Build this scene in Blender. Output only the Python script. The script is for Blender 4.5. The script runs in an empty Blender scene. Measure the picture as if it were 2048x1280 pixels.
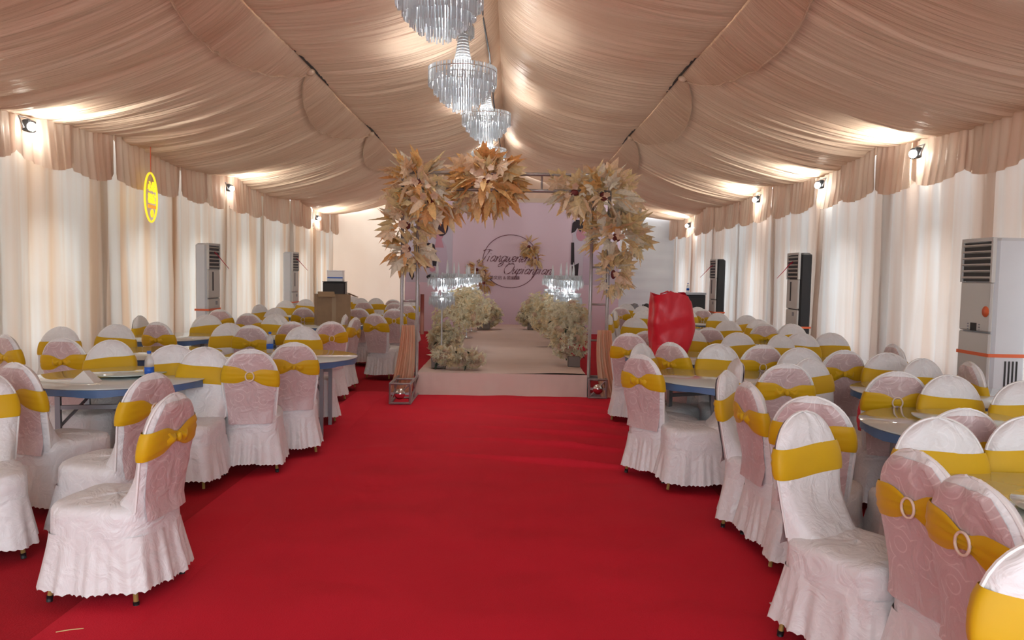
import bpy, math, random
from mathutils import Vector, Matrix, noise

S = bpy.context.scene
COL = S.collection
PI = math.pi

# ------------------------------------------------------------------ camera
EYE = 1.59
def cam_basis(v, roll=math.radians(1.0), pitch=math.atan(90/1500.0), yaw=math.atan(4/1500.0)):
    x, f, u = v
    c, s = math.cos(roll), math.sin(roll)
    x, u = x*c - u*s, x*s + u*c
    c, s = math.cos(pitch), math.sin(pitch)
    f, u = c*f + s*u, -s*f + c*u
    c, s = math.cos(yaw), math.sin(yaw)
    return Vector((c*x + s*f, -s*x + c*f, u))
cd = bpy.data.cameras.new('camera')
cam = bpy.data.objects.new('camera', cd); COL.objects.link(cam)
r_, f_, u_ = cam_basis((1, 0, 0)), cam_basis((0, 1, 0)), cam_basis((0, 0, 1))
M = Matrix((( r_.x, u_.x, -f_.x, 0.0), (r_.y, u_.y, -f_.y, 0.0), (r_.z, u_.z, -f_.z, EYE), (0, 0, 0, 1)))
cam.matrix_world = M
cd.sensor_width = 36.0
cd.lens = 1500.0/2048.0*36.0
cd.clip_start = 0.05; cd.clip_end = 200
S.camera = cam

# ------------------------------------------------------------------ sky, exposure
W = bpy.data.worlds.new('World'); S.world = W; W.use_nodes = True
bg = W.node_tree.nodes['Background']
bg.inputs[0].default_value = (0.90, 0.97, 1.05, 1)
bg.inputs[1].default_value = 3.75
S.view_settings.view_transform = 'Standard'
S.view_settings.look = 'None'
S.view_settings.gamma = 1.0
S.view_settings.use_curve_mapping = False
S.view_settings.exposure = 0.0
S.cycles.max_bounces = 4
S.cycles.diffuse_bounces = 3
S.cycles.use_light_tree = False
S.cycles.glossy_bounces = 2
S.cycles.transmission_bounces = 3
S.cycles.transparent_max_bounces = 10
S.cycles.use_adaptive_sampling = True
S.cycles.adaptive_threshold = 0.05
S.cycles.caustics_reflective = False
S.cycles.caustics_refractive = False
S.cycles.sample_clamp_indirect = 6.0

CHANDELIER_W = 72.0      # watts of each chandelier
FLOOD_W = 26.0           # watts of each eave flood lamp

# ------------------------------------------------------------------ helpers
class MB:
    """collects geometry of ONE mesh object"""
    def __init__(s): s.v = []; s.f = []; s.sm = []
    def add(s, vs, fs, smooth=True):
        o = len(s.v); s.v += [tuple(p) for p in vs]
        for f in fs: s.f.append(tuple(i+o for i in f)); s.sm.append(smooth)
        return s
    def box(s, c, d, rot=None, bev=0.0):
        x, y, z = d[0]/2, d[1]/2, d[2]/2
        if bev <= 0:
            vs = [Vector((a*x, b*y, e*z)) for e in (-1, 1) for a, b in ((-1,-1),(1,-1),(1,1),(-1,1))]
            fs = [(3,2,1,0),(4,5,6,7),(0,1,5,4),(1,2,6,5),(2,3,7,6),(3,0,4,7)]
        else:
            b = min(bev, x*.9, y*.9, z*.9)
            def ring(ix, zz):
                return [Vector(p) for p in ((-x+ix,-y+ix+b,zz),(-x+ix+b,-y+ix,zz),(x-ix-b,-y+ix,zz),(x-ix,-y+ix+b,zz),(x-ix,y-ix-b,zz),(x-ix-b,y-ix,zz),(-x+ix+b,y-ix,zz),(-x+ix,y-ix-b,zz))]
            vs = ring(b, -z)+ring(0, -z+b)+ring(0, z-b)+ring(b, z)
            fs = [tuple(range(7,-1,-1)), tuple(range(24,32))]
            for k in range(3):
                for i in range(8): j=(i+1)%8; fs.append((k*8+i, k*8+j, k*8+8+j, k*8+8+i))
        if rot is not None: vs = [rot @ p for p in vs]
        c = Vector(c); s.add([p+c for p in vs], fs, False); return s
    def tube(s, pts, r, n=8, caps=True):
        pts = [Vector(p) for p in pts]
        rs = r if isinstance(r, (list, tuple)) else [r]*len(pts)
        vs = []; fs = []; up = None
        for i, p in enumerate(pts):
            t = (pts[min(i+1, len(pts)-1)] - pts[max(i-1, 0)])
            t = t.normalized() if t.length > 1e-9 else Vector((0,0,1))
            if up is None:
                up = Vector((0,0,1)) if abs(t.z) < .9 else Vector((1,0,0))
            a = t.cross(up)
            if a.length < 1e-5: a = t.cross(Vector((0,1,0)))
            a.normalize(); b = t.cross(a); up = -b if False else up
            for k in range(n):
                an = 2*PI*k/n; vs.append(p + a*math.cos(an)*rs[i] + b*math.sin(an)*rs[i])
        for i in range(len(pts)-1):
            for k in range(n):
                j = (k+1) % n; fs.append((i*n+k, i*n+j, (i+1)*n+j, (i+1)*n+k))
        if caps:
            fs.append(tuple(range(n))); fs.append(tuple(range((len(pts)-1)*n+n-1, (len(pts)-1)*n-1, -1)))
        s.add(vs, fs, n > 6); return s
    def lathe(s, prof, n=24, c=(0,0,0), rx=1.0, ry=1.0):
        vs = []; fs = []; c = Vector(c)
        for r, z in prof:
            for k in range(n):
                a = 2*PI*k/n; vs.append(c+Vector((math.cos(a)*r*rx, math.sin(a)*r*ry, z)))
        m = len(prof)
        for i in range(m-1):
            for k in range(n):
                j = (k+1) % n; fs.append((i*n+k, i*n+j, (i+1)*n+j, (i+1)*n+k))
        if prof[0][0] > 1e-6: fs.append(tuple(range(n-1, -1, -1)))
        if prof[-1][0] > 1e-6: fs.append(tuple(range((m-1)*n, m*n)))
        s.add(vs, fs); return s
    def torus(s, c, R, r, n=20, m=6, ax='y', ry=None):
        vs = []; fs = []; c = Vector(c); ry = ry or R
        for i in range(n):
            a = 2*PI*i/n
            for k in range(m):
                b = 2*PI*k/m
                p = (math.cos(a)*(R+r*math.cos(b)), math.sin(a)*(ry+r*math.cos(b)), r*math.sin(b))
                if ax == 'y': p = (p[0], p[2], p[1])
                elif ax == 'x': p = (p[2], p[0], p[1])
                vs.append(c+Vector(p))
        for i in range(n):
            for k in range(m):
                fs.append((i*m+k, ((i+1)%n)*m+k, ((i+1)%n)*m+(k+1)%m, i*m+(k+1)%m))
        s.add(vs, fs); return s
    def grid(s, fn, nu, nv, closed=False, smooth=True):
        vs = [fn(i/(nu-1) if not closed else i/nu, j/(nv-1)) for j in range(nv) for i in range(nu)]
        fs = []
        for j in range(nv-1):
            for i in range(nu if closed else nu-1):
                k = (i+1) % nu; fs.append((j*nu+i, j*nu+k, (j+1)*nu+k, (j+1)*nu+i))
        s.add(vs, fs, smooth); return s
    def sphere(s, c, r, n=12, m=8, sc=(1,1,1)):
        vs = []; fs = []; c = Vector(c)
        for i in range(m+1):
            th = PI*i/m
            for k in range(n):
                a = 2*PI*k/n
                vs.append(c+Vector((math.sin(th)*math.cos(a)*r*sc[0], math.sin(th)*math.sin(a)*r*sc[1], math.cos(th)*r*sc[2])))
        for i in range(m):
            for k in range(n):
                j = (k+1) % n; fs.append((i*n+k, (i+1)*n+k, (i+1)*n+j, i*n+j))
        s.add(vs, fs); return s
    def poly(s, pts, y0, y1):
        """flat outline in X-Z extruded between two Y"""
        n = len(pts)
        vs = [(x, y0, z) for x, z in pts]+[(x, y1, z) for x, z in pts]
        fs = [tuple(range(n)), tuple(range(2*n-1, n-1, -1))]+[(i, i+n, (i+1)%n+n, (i+1)%n) for i in range(n)]
        s.add(vs, fs, False); return s
    def mesh(s, name, mat):
        m = bpy.data.meshes.new(name); m.from_pydata(s.v, [], s.f)
        m.polygons.foreach_set('use_smooth', s.sm); m.update()
        if mat: m.materials.append(mat)
        return m
    def build(s, name, mat, parent=None, loc=(0,0,0), rot=(0,0,0)):
        return place(name, s.mesh(name, mat), parent, loc, rot)

def place(name, mesh, parent=None, loc=(0,0,0), rot=(0,0,0), scale=None):
    o = bpy.data.objects.new(name, mesh); COL.objects.link(o)
    o.location = loc; o.rotation_euler = rot
    if scale is not None: o.scale = scale
    if parent: o.parent = parent
    return o
def tag(o, label=None, cat=None, group=None, kind=None):
    if label: o['label'] = label
    if cat: o['category'] = cat
    if group: o['group'] = group
    if kind: o['kind'] = kind
    return o
def thing(name, label, cat, loc=(0,0,0), rz=0.0, group=None, kind=None):
    o = bpy.data.objects.new(name, None); COL.objects.link(o)
    o.empty_display_size = .1; o.location = loc; o.rotation_euler = (0,0,rz)
    return tag(o, label, cat, group, kind)
def clone(root, loc, rz=0.0, label=None, group=None):
    r = root.copy(); COL.objects.link(r); r.location = loc; r.rotation_euler = (0,0,rz)
    if label: r['label'] = label
    if group: r['group'] = group
    for ch in list(root.children):
        c = ch.copy(); COL.objects.link(c); c.parent = r
        for g in list(ch.children):
            d = g.copy(); COL.objects.link(d); d.parent = c
    return r

# ------------------------------------------------------------------ materials
def new_mat(name):
    m = bpy.data.materials.new(name); m.use_nodes = True
    nt = m.node_tree; return m, nt, nt.nodes, nt.links
def pmat(name, col, rough=.6, metal=0.0, spec=.5, bump=0.0, bscale=40.0, var=0.0, vscale=6.0, sheen=0.0, emit=None, estr=0.0, stretch=(1,1,1), coat=0.0):
    m, nt, N, L = new_mat(name)
    b = N['Principled BSDF']
    b.inputs['Base Color'].default_value = (*col, 1); b.inputs['Roughness'].default_value = rough
    b.inputs['Metallic'].default_value = metal; b.inputs['Specular IOR Level'].default_value = spec
    b.inputs['Sheen Weight'].default_value = sheen; b.inputs['Coat Weight'].default_value = coat
    if emit: b.inputs['Emission Color'].default_value = (*emit, 1); b.inputs['Emission Strength'].default_value = estr
    if emit: m.cycles.emission_sampling = 'NONE'
    tc = N.new('ShaderNodeTexCoord'); mp = N.new('ShaderNodeMapping'); mp.inputs['Scale'].default_value = stretch
    L.new(tc.outputs['Object'], mp.inputs['Vector'])
    n1 = N.new('ShaderNodeTexNoise'); n1.inputs['Scale'].default_value = vscale; n1.inputs['Detail'].default_value = 4
    L.new(mp.outputs[0], n1.inputs['Vector'])
    mx = N.new('ShaderNodeMix'); mx.data_type = 'RGBA'
    mx.inputs['A'].default_value = (*[c*(1-var) for c in col], 1); mx.inputs['B'].default_value = (*[min(1, c*(1+var)) for c in col], 1)
    L.new(n1.outputs['Fac'], mx.inputs['Factor']); L.new(mx.outputs['Result'], b.inputs['Base Color'])
    if bump > 0:
        n2 = N.new('ShaderNodeTexNoise'); n2.inputs['Scale'].default_value = bscale; n2.inputs['Detail'].default_value = 3
        L.new(mp.outputs[0], n2.inputs['Vector'])
        bp = N.new('ShaderNodeBump'); bp.inputs['Strength'].default_value = bump; bp.inputs['Distance'].default_value = .01
        L.new(n2.outputs['Fac'], bp.inputs['Height']); L.new(bp.outputs[0], b.inputs['Normal'])
    return m
def cloth_mat(name, pale, deep, trans, nscale=(1, 1, 1), freq=3.0, rough=.45, gloss=.08, bump=0.0, bstretch=(1,1,1)):
    """sheer drape: diffuse + translucent, colour noise runs from pale to deep"""
    m, nt, N, L = new_mat(name)
    N.remove(N['Principled BSDF']); out = N['Material Output']
    tc = N.new('ShaderNodeTexCoord'); mp = N.new('ShaderNodeMapping'); mp.inputs['Scale'].default_value = nscale
    L.new(tc.outputs['Object'], mp.inputs['Vector'])
    n1 = N.new('ShaderNodeTexNoise'); n1.inputs['Scale'].default_value = freq; n1.inputs['Detail'].default_value = 3
    L.new(mp.outputs[0], n1.inputs['Vector'])
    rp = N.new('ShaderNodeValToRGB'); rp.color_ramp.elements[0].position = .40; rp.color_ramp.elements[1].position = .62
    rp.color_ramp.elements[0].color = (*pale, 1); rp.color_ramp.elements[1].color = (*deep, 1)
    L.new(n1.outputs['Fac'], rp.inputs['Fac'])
    d = N.new('ShaderNodeBsdfDiffuse'); t = N.new('ShaderNodeBsdfTranslucent'); g = N.new('ShaderNodeBsdfGlossy')
    g.inputs['Roughness'].default_value = rough
    for q in (d, t): L.new(rp.outputs['Color'], q.inputs['Color'])
    g.inputs['Color'].default_value = (1, .92, .84, 1)
    a = N.new('ShaderNodeMixShader'); a.inputs[0].default_value = trans
    L.new(d.outputs[0], a.inputs[1]); L.new(t.outputs[0], a.inputs[2])
    b = N.new('ShaderNodeMixShader'); b.inputs[0].default_value = gloss
    L.new(a.outputs[0], b.inputs[1]); L.new(g.outputs[0], b.inputs[2]); L.new(b.outputs[0], out.inputs['Surface'])
    if bump > 0:
        mp2 = N.new('ShaderNodeMapping'); mp2.inputs['Scale'].default_value = bstretch; L.new(tc.outputs['Object'], mp2.inputs['Vector'])
        n2 = N.new('ShaderNodeTexNoise'); n2.inputs['Scale'].default_value = 1.0; n2.inputs['Detail'].default_value = 4
        L.new(mp2.outputs[0], n2.inputs['Vector'])
        bp = N.new('ShaderNodeBump'); bp.inputs['Strength'].default_value = bump; bp.inputs['Distance'].default_value = .05
        L.new(n2.outputs['Fac'], bp.inputs['Height'])
        for q in (d, g): L.new(bp.outputs[0], q.inputs['Normal'])
    return m
def satin_mat(name, base, scroll, amount, rough=.38, bump=.25):
    """satin with an embroidered scroll pattern and soft creases"""
    m, nt, N, L = new_mat(name); b = N['Principled BSDF']
    tc = N.new('ShaderNodeTexCoord')
    nz = N.new('ShaderNodeTexNoise'); nz.inputs['Scale'].default_value = 5.0; L.new(tc.outputs['Object'], nz.inputs['Vector'])
    va = N.new('ShaderNodeVectorMath'); va.operation = 'SCALE'; va.inputs['Scale'].default_value = .09
    L.new(nz.outputs['Color'], va.inputs[0])
    vb = N.new('ShaderNodeVectorMath'); vb.operation = 'ADD'; L.new(tc.outputs['Object'], vb.inputs[0]); L.new(va.outputs[0], vb.inputs[1])
    vo = N.new('ShaderNodeTexVoronoi'); vo.inputs['Scale'].default_value = 8.0; L.new(vb.outputs[0], vo.inputs['Vector'])
    mu = N.new('ShaderNodeMath'); mu.operation = 'MULTIPLY'; mu.inputs[1].default_value = 26.0; L.new(vo.outputs['Distance'], mu.inputs[0])
    si = N.new('ShaderNodeMath'); si.operation = 'SINE'; L.new(mu.outputs[0], si.inputs[0])
    mr = N.new('ShaderNodeMapRange'); mr.inputs['From Min'].default_value = .78; mr.inputs['From Max'].default_value = .98; L.new(si.outputs[0], mr.inputs['Value'])
    n3 = N.new('ShaderNodeTexNoise'); n3.inputs['Scale'].default_value = 11.0; L.new(tc.outputs['Object'], n3.inputs['Vector'])
    m3 = N.new('ShaderNodeMapRange'); m3.inputs['From Min'].default_value = .45; m3.inputs['From Max'].default_value = .55; L.new(n3.outputs['Fac'], m3.inputs['Value'])
    m4 = N.new('ShaderNodeMath'); m4.operation = 'MULTIPLY'; L.new(mr.outputs[0], m4.inputs[0]); L.new(m3.outputs[0], m4.inputs[1])
    m5 = N.new('ShaderNodeMath'); m5.operation = 'MULTIPLY'; m5.inputs[1].default_value = amount; L.new(m4.outputs[0], m5.inputs[0])
    mx = N.new('ShaderNodeMix'); mx.data_type = 'RGBA'; mx.inputs['A'].default_value = (*base, 1); mx.inputs['B'].default_value = (*scroll, 1)
    L.new(m5.outputs[0], mx.inputs['Factor']); L.new(mx.outputs['Result'], b.inputs['Base Color'])
    b.inputs['Roughness'].default_value = rough; b.inputs['Sheen Weight'].default_value = .25
    n2 = N.new('ShaderNodeTexNoise'); n2.inputs['Scale'].default_value = 8.0; n2.inputs['Detail'].default_value = 4; n2.inputs['Distortion'].default_value = 1.4
    L.new(tc.outputs['Object'], n2.inputs['Vector'])
    bp = N.new('ShaderNodeBump'); bp.inputs['Strength'].default_value = bump; bp.inputs['Distance'].default_value = .04
    L.new(n2.outputs['Fac'], bp.inputs['Height']); L.new(bp.outputs[0], b.inputs['Normal'])
    return m
def crystal_mat(name, tr=.45):
    m, nt, N, L = new_mat(name); N.remove(N['Principled BSDF']); out = N['Material Output']
    t = N.new('ShaderNodeBsdfTransparent'); g = N.new('ShaderNodeBsdfGlossy'); d = N.new('ShaderNodeBsdfDiffuse'); tl = N.new('ShaderNodeBsdfTranslucent')
    g.inputs['Roughness'].default_value = .12; d.inputs['Color'].default_value = (.95,.97,.98,1); tl.inputs['Color'].default_value = (.96,.98,1.0,1)
    a = N.new('ShaderNodeMixShader'); a.inputs[0].default_value = .68; L.new(d.outputs[0], a.inputs[1]); L.new(tl.outputs[0], a.inputs[2])
    b = N.new('ShaderNodeMixShader'); b.inputs[0].default_value = .12; L.new(a.outputs[0], b.inputs[1]); L.new(g.outputs[0], b.inputs[2])
    if tr <= 0: L.new(b.outputs[0], out.inputs['Surface']); return m
    c = N.new('ShaderNodeMixShader'); c.inputs[0].default_value = tr; L.new(b.outputs[0], c.inputs[1]); L.new(t.outputs[0], c.inputs[2])
    L.new(c.outputs[0], out.inputs['Surface']); return m
def film_mat(name):
    m, nt, N, L = new_mat(name); N.remove(N['Principled BSDF']); out = N['Material Output']
    t = N.new('ShaderNodeBsdfTransparent'); t.inputs['Color'].default_value = (.93,.95,.96,1); g = N.new('ShaderNodeBsdfGlossy'); g.inputs['Roughness'].default_value = .1
    a = N.new('ShaderNodeMixShader'); a.inputs[0].default_value = .08; L.new(t.outputs[0], a.inputs[1]); L.new(g.outputs[0], a.inputs[2]); L.new(a.outputs[0], out.inputs['Surface']); return m

M_curtain = cloth_mat('sheer_curtain', (.88,.80,.70), (.80,.55,.36), .52, (1, 1.0, .05), 3.2)  # deep streaks paint fold shade into the colour, along with doubled overlaps
M_curtain_r = cloth_mat('sheer_curtain_white', (.89,.84,.79), (.83,.65,.53), .52, (1, 1.0, .05), 3.2)  # whiter cloth, same fold shade painted in as deep streaks
M_valance = cloth_mat('valance_cloth', (.82,.64,.50), (.78,.52,.38), .35, (1, 1.0, .1), 5.0)
M_ceil = cloth_mat('ceiling_cloth', (.84,.62,.44), (.77,.53,.36), .02, (.15, 1.2, .3), 1.3, rough=.34, gloss=.10, bump=.9, bstretch=(.5, 20, .5))
M_endsheet = cloth_mat('end_sheet', (.52,.50,.49), (.48,.46,.46), .10, (1,1,1), .6)
M_pvc = cloth_mat('tent_sheet', (.80,.80,.80), (.76,.77,.78), .35, (1,1,1), .6)
M_backcloth = cloth_mat('back_wall_cloth', (.86,.70,.56), (.80,.62,.48), .26, (.4, 1, .25), 1.5)
M_film = film_mat('window_film')
M_alu = pmat('tent_frame_metal', (.45,.45,.47), .4, .8)
M_darkline = pmat('dark_purlin', (.05,.045,.04), .7)
M_floor = pmat('red_carpet_base', (.46,.013,.024), .9, spec=.15, bump=.3, bscale=120, var=.15, vscale=2.0)
M_runner = pmat('red_carpet_runner', (.64,.016,.036), .85, spec=.18, bump=.25, bscale=140, var=.12, vscale=1.5)
M_ground = pmat('outside_concrete', (.42,.41,.39), .9, bump=.2, bscale=30, var=.1)
M_white = satin_mat('white_satin', (.80,.775,.765), (.90,.87,.85), .6, .36, .5)
M_pink = satin_mat('pink_satin', (.61,.445,.435), (.80,.67,.64), .7, .36, .45)
M_skirt = satin_mat('white_skirt_satin', (.79,.755,.74), (.88,.84,.82), .5, .38, .45)
M_piping = pmat('white_piping', (.85,.82,.79), .5)
M_sash = pmat('yellow_sash', (.66,.39,.004), .5, spec=.3, var=.06, vscale=10, sheen=.1)
M_ring = pmat('buckle_ring', (.78,.62,.50), .3, spec=.6)
M_gold = pmat('gold_leg', (.58,.35,.11), .35, .4, var=.2, vscale=20)
M_black = pmat('black_plastic', (.012,.012,.014), .5)
M_steel = pmat('grey_steel', (.30,.30,.32), .4, .5)
M_galv = pmat('galvanised_tube', (.36,.33,.33), .35, .7, var=.2, vscale=15)
M_glass = pmat('table_glass', (.70,.77,.74), .06, spec=.7, coat=.6)
M_susan = pmat('turntable_glass', (.60,.72,.66), .05, spec=.7, coat=.6)
M_blue = pmat('blue_table_film', (.09,.17,.34), .35, spec=.5, var=.2, vscale=9)
M_ply = pmat('table_underside', (.22,.17,.13), .7, var=.2)
M_stage = pmat('stage_cloth', (.66,.50,.43), .6, spec=.3, bump=.3, bscale=8, var=.06, stretch=(.3,2,1))
M_drop = pmat('backdrop_print', (.80,.62,.72), .55, var=.05, vscale=.5)
M_dropdk = pmat('backdrop_ink', (.22,.085,.11), .6)
M_ac = pmat('ac_cabinet', (.66,.64,.60), .4, var=.03)
M_acside = pmat('ac_side', (.72,.73,.75), .4, var=.03)
M_acdark = pmat('ac_grille', (.02,.018,.018), .5)
M_tape = pmat('orange_tape', (.85,.16,.05), .4)
M_ribbon = pmat('red_ribbon', (.45,.02,.05), .5)
M_crystal = crystal_mat('crystal', 0)
M_chrome = pmat('chrome', (.7,.7,.72), .15, 1.0)
M_bulb = pmat('lit_bulb', (1,1,1), .5, emit=(.92,.96,1.0), estr=7.0)
M_flood = pmat('lit_flood', (1,1,1), .5, emit=(.95,1.0,.97), estr=40.0)
M_led = pmat('led_yellow', (.9,.7,.05), .5, emit=(1.0,.74,.03), estr=.95)
M_ledo = pmat('led_orange', (.9,.4,.05), .5, emit=(1.0,.38,.03), estr=.7)
M_card = pmat('cardboard', (.30,.19,.11), .8, var=.15, vscale=12)
M_cardin = pmat('cardboard_tape', (.36,.25,.15), .6)
M_bag = pmat('red_bag', (.62,.010,.025), .4, spec=.5, bump=.3, bscale=18)
M_foam = pmat('white_foam', (.85,.87,.9), .7)
M_bluep = pmat('blue_label', (.02,.12,.55), .4)
M_paper = pmat('white_paper', (.85,.84,.80), .7)
M_bottle = crystal_mat('clear_bottle', .6)
M_peach = cloth_mat('peach_gauze', (.95,.66,.46), (.92,.52,.32), .4, (1,1,.1), 6.0)
M_straw = pmat('straw', (.6,.45,.2), .7)
def leaf_mat(name, c, tr=.45): return cloth_mat(name, c, tuple(x*.82 for x in c), tr, (1,1,1), 9.0, gloss=.06)
M_leaf = [leaf_mat('leaf_amber', (.98,.62,.26)), leaf_mat('leaf_orange', (.97,.53,.21)), leaf_mat('leaf_gold', (.98,.78,.44)), leaf_mat('leaf_cream', (.98,.90,.74)), leaf_mat('leaf_peach', (.99,.74,.50))]
M_bloom = leaf_mat('cream_blossom', (.97,.90,.68)); M_bloom2 = leaf_mat('champagne_blossom', (.96,.80,.52)); M_rose = leaf_mat('peach_rose', (.90,.68,.52))
M_green = pmat('dark_foliage', (.035,.05,.03), .6); M_burg = pmat('burgundy_flower', (.18,.03,.03), .6)
M_orchid = leaf_mat('peach_orchid', (.86,.60,.42))
M_planter = pmat('planter_box', (.17,.13,.11), .6)
M_rosegold = pmat('rose_gold_tube', (.52,.26,.22), .35, .5)

# ------------------------------------------------------------------ setting
CX, HW = -0.22, 5.0          # tent axis and half width
XL, XR = CX-HW, CX+HW
Y0, Y1 = -2.7, 22.0          # entrance (open) and back wall
BAYS = [-2.7+4.1*k for k in range(7)]
RIDGE, PURL, EAVE = 5.0, 4.15, 3.30
PX = 2.32                    # purlin offset from axis

o = MB().box((CX, 10, -.06), (90, 90, .10)).build('ground', M_ground); tag(o, 'concrete ground outside the tent', 'ground', kind='structure')
o = MB().box((CX, (Y0+Y1)/2, -.004), (2*HW+.7, Y1-Y0, .008)).build('floor', M_floor); tag(o, 'dark red carpet laid over the whole tent floor', 'floor', kind='structure')

def wrinkle(x, y):
    w = 0.0
    for k in range(6):                        # long pulled creases fanning across the aisle
        yy = 6.3 + k*.62 + (x-0.3)*(-.28-.05*k)
        d = (y-yy)
        w += (.055-.005*k)*math.exp(-(d/.05)**2)*max(0, 1-abs(x-.5-.1*k)/(1.2))
    w += .020*noise.noise(Vector((x*.8, y*1.5, 3.1)))+.010*noise.noise(Vector((x*2.2+y, y*3.4-x, 1.7)))
    return max(0.0, w+.004)
def runner(name, x0, x1, y0, y1, z, nx, ny, label):
    def f(u, v):
        x = x0+(x1-x0)*u; y = y0+(y1-y0)*v
        e = min(1, min(u, 1-u)*14)
        return (x+.012*noise.noise(Vector((y*.7, x0, 0))), y, z+.004+wrinkle(x, y)*e)
    o = MB().grid(f, nx, ny).build(name, M_runner)
    return tag(o, label, 'carpet')
runner('aisle_carpet', -1.62, 1.55, -1.5, 9.9, .004, 90, 460, 'wide creased bright red carpet down the middle aisle')
runner('carpet_strip', -2.02, -1.60, -1.5, 9.9, .001, 8, 120, 'narrow red carpet strip along the left edge of the aisle')

# side walls: outer sheet with arched windows, sheer curtains, tent posts
def side_wall(name, sgn, label):
    X = CX+sgn*(HW+.32); XC = CX+sgn*HW
    wall = thing(name, label, 'wall', (X, 0, 0), kind='structure')
    wins = []
    for b in BAYS[:-1]:
        for k in (0.28, 0.74): wins.append(b+4.1*k)
    mb = MB(); ys = [Y0]
    for w in wins:
        ys += [w-.48+.96*i/10 for i in range(11)]
    ys.append(Y1)
    for a, b in zip(ys[:-1], ys[1:]):
        c = (a+b)/2; win = [w for w in wins if abs(c-w) < .48]
        if not win: mb.add([(0,a,0),(0,b,0),(0,b,3.35),(0,a,3.35)], [(0,1,2,3)], False)
        else:
            w = win[0]; h = lambda y: 1.75+.45*math.sqrt(max(0, 1-((y-w)/.48)**2))
            mb.add([(0,a,0),(0,b,0),(0,b,.75),(0,a,.75)], [(0,1,2,3)], False)
            mb.add([(0,a,h(a)),(0,b,h(b)),(0,b,3.35),(0,a,3.35)], [(0,1,2,3)], False)
    mb.build('outer_sheet', M_pvc, wall)
    for w in wins:
        pts = [(-.48,.75),(.48,.75)]+[(.48*math.cos(a), 1.75+.45*math.sin(a)) for a in [PI*i/10 for i in range(11)]]
        MB().add([(0.002*sgn, p, q) for p, q in pts], [tuple(range(len(pts)))], False).build('window_pane', M_film, wall, (0, w, 0))
        MB().box((0,0,1.35),(.03,.96,.035)).box((0,0,1.0),(.03,.04,.5)).box((0,0,1.7),(.03,.04,.6)).build('window_bar', M_foam, wall, (0, w, 0))
    for b in BAYS:
        MB().box((-sgn*.12, b, 1.65), (.10,.12,3.3)).build('tent_post', M_alu, wall)
    # curtain panels, each its own cloth
    pw = 2.05; n = int(math.ceil((Y1-Y0)/pw)); rnd = random.Random(5+sgn)
    for i in range(n):
        a, b = Y0+i*pw-.10, min(Y0+(i+1)*pw+.10, Y1-.02)
        sd = rnd.random()*50; tie = rnd.choice([0, 0, .5, .9])
        def f(u, v, a=a, b=b, sd=sd, tie=tie):
            z = .03+3.22*v; y = a+(b-a)*u
            pull = tie*.09*math.exp(-((z-1.0)/.7)**2)*(u-.5)*2
            yy = y-pull
            fold = .065*noise.noise(Vector((y*4.2+.5*noise.noise(Vector((y, z*.6, sd))), z*.22, sd)))
            fold += .022*math.sin(y*24+2.2*noise.noise(Vector((y*.8, z*.35, sd+9))))
            fold += .012*noise.noise(Vector((y*14, z*.5, sd+4)))
            fold *= .55+.45*(1-v)
            return (-sgn*(.32)+fold-sgn*.02*(i%2), yy, z)
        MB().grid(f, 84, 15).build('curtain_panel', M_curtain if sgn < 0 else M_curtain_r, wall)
    return wall
side_wall('wall_left', -1, 'sheer cream curtain wall along the left side')
side_wall('wall_right', 1, 'sheer white curtain wall along the right side')

def valance(name, sgn, label):
    X = CX+sgn*(HW-.13)
    t = thing(name, label, 'valance', (X, 0, 0))
    rnd = random.Random(31+sgn); w = .95; n = int((Y1-Y0)/w)
    for i in range(n):
        a = Y0+i*w-.03; b = a+w+.06; sd = rnd.random()*40; dp = .60+.05*rnd.random()
        def f(u, v, a=a, b=b, sd=sd, dp=dp):
            bot = 2.78-.14*(1-(2*u-1)**2)**.6-.02*rnd_s(i)
            top = 3.50; z = bot+(top-bot)*v; y = a+(b-a)*u
            bl = (1-v)**2*.05*(1-(2*u-1)**2)
            fold = .018*math.sin(u*44+3*noise.noise(Vector((u*3, v, sd))))+.02*noise.noise(Vector((u*9, v*.8, sd)))
            return (-sgn*(bl)+fold*(.5+.5*(1-v))-sgn*.035*(i % 2), y, z)
        MB().grid(f, 40, 8).build('swag', M_valance, t)
    for s2 in (0,):
        mb = MB(); mb.box((sgn*.06, (Y0+Y1)/2, 3.45), (.05, Y1-Y0, .06)); mb.build('rail', M_alu, t)
    return t
def rnd_s(i): return math.sin(i*12.9898)*.5
valance('valance', -1, 'scalloped peach valance above the left curtains')
valance('valance', 1, 'scalloped peach valance above the right curtains')

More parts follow.
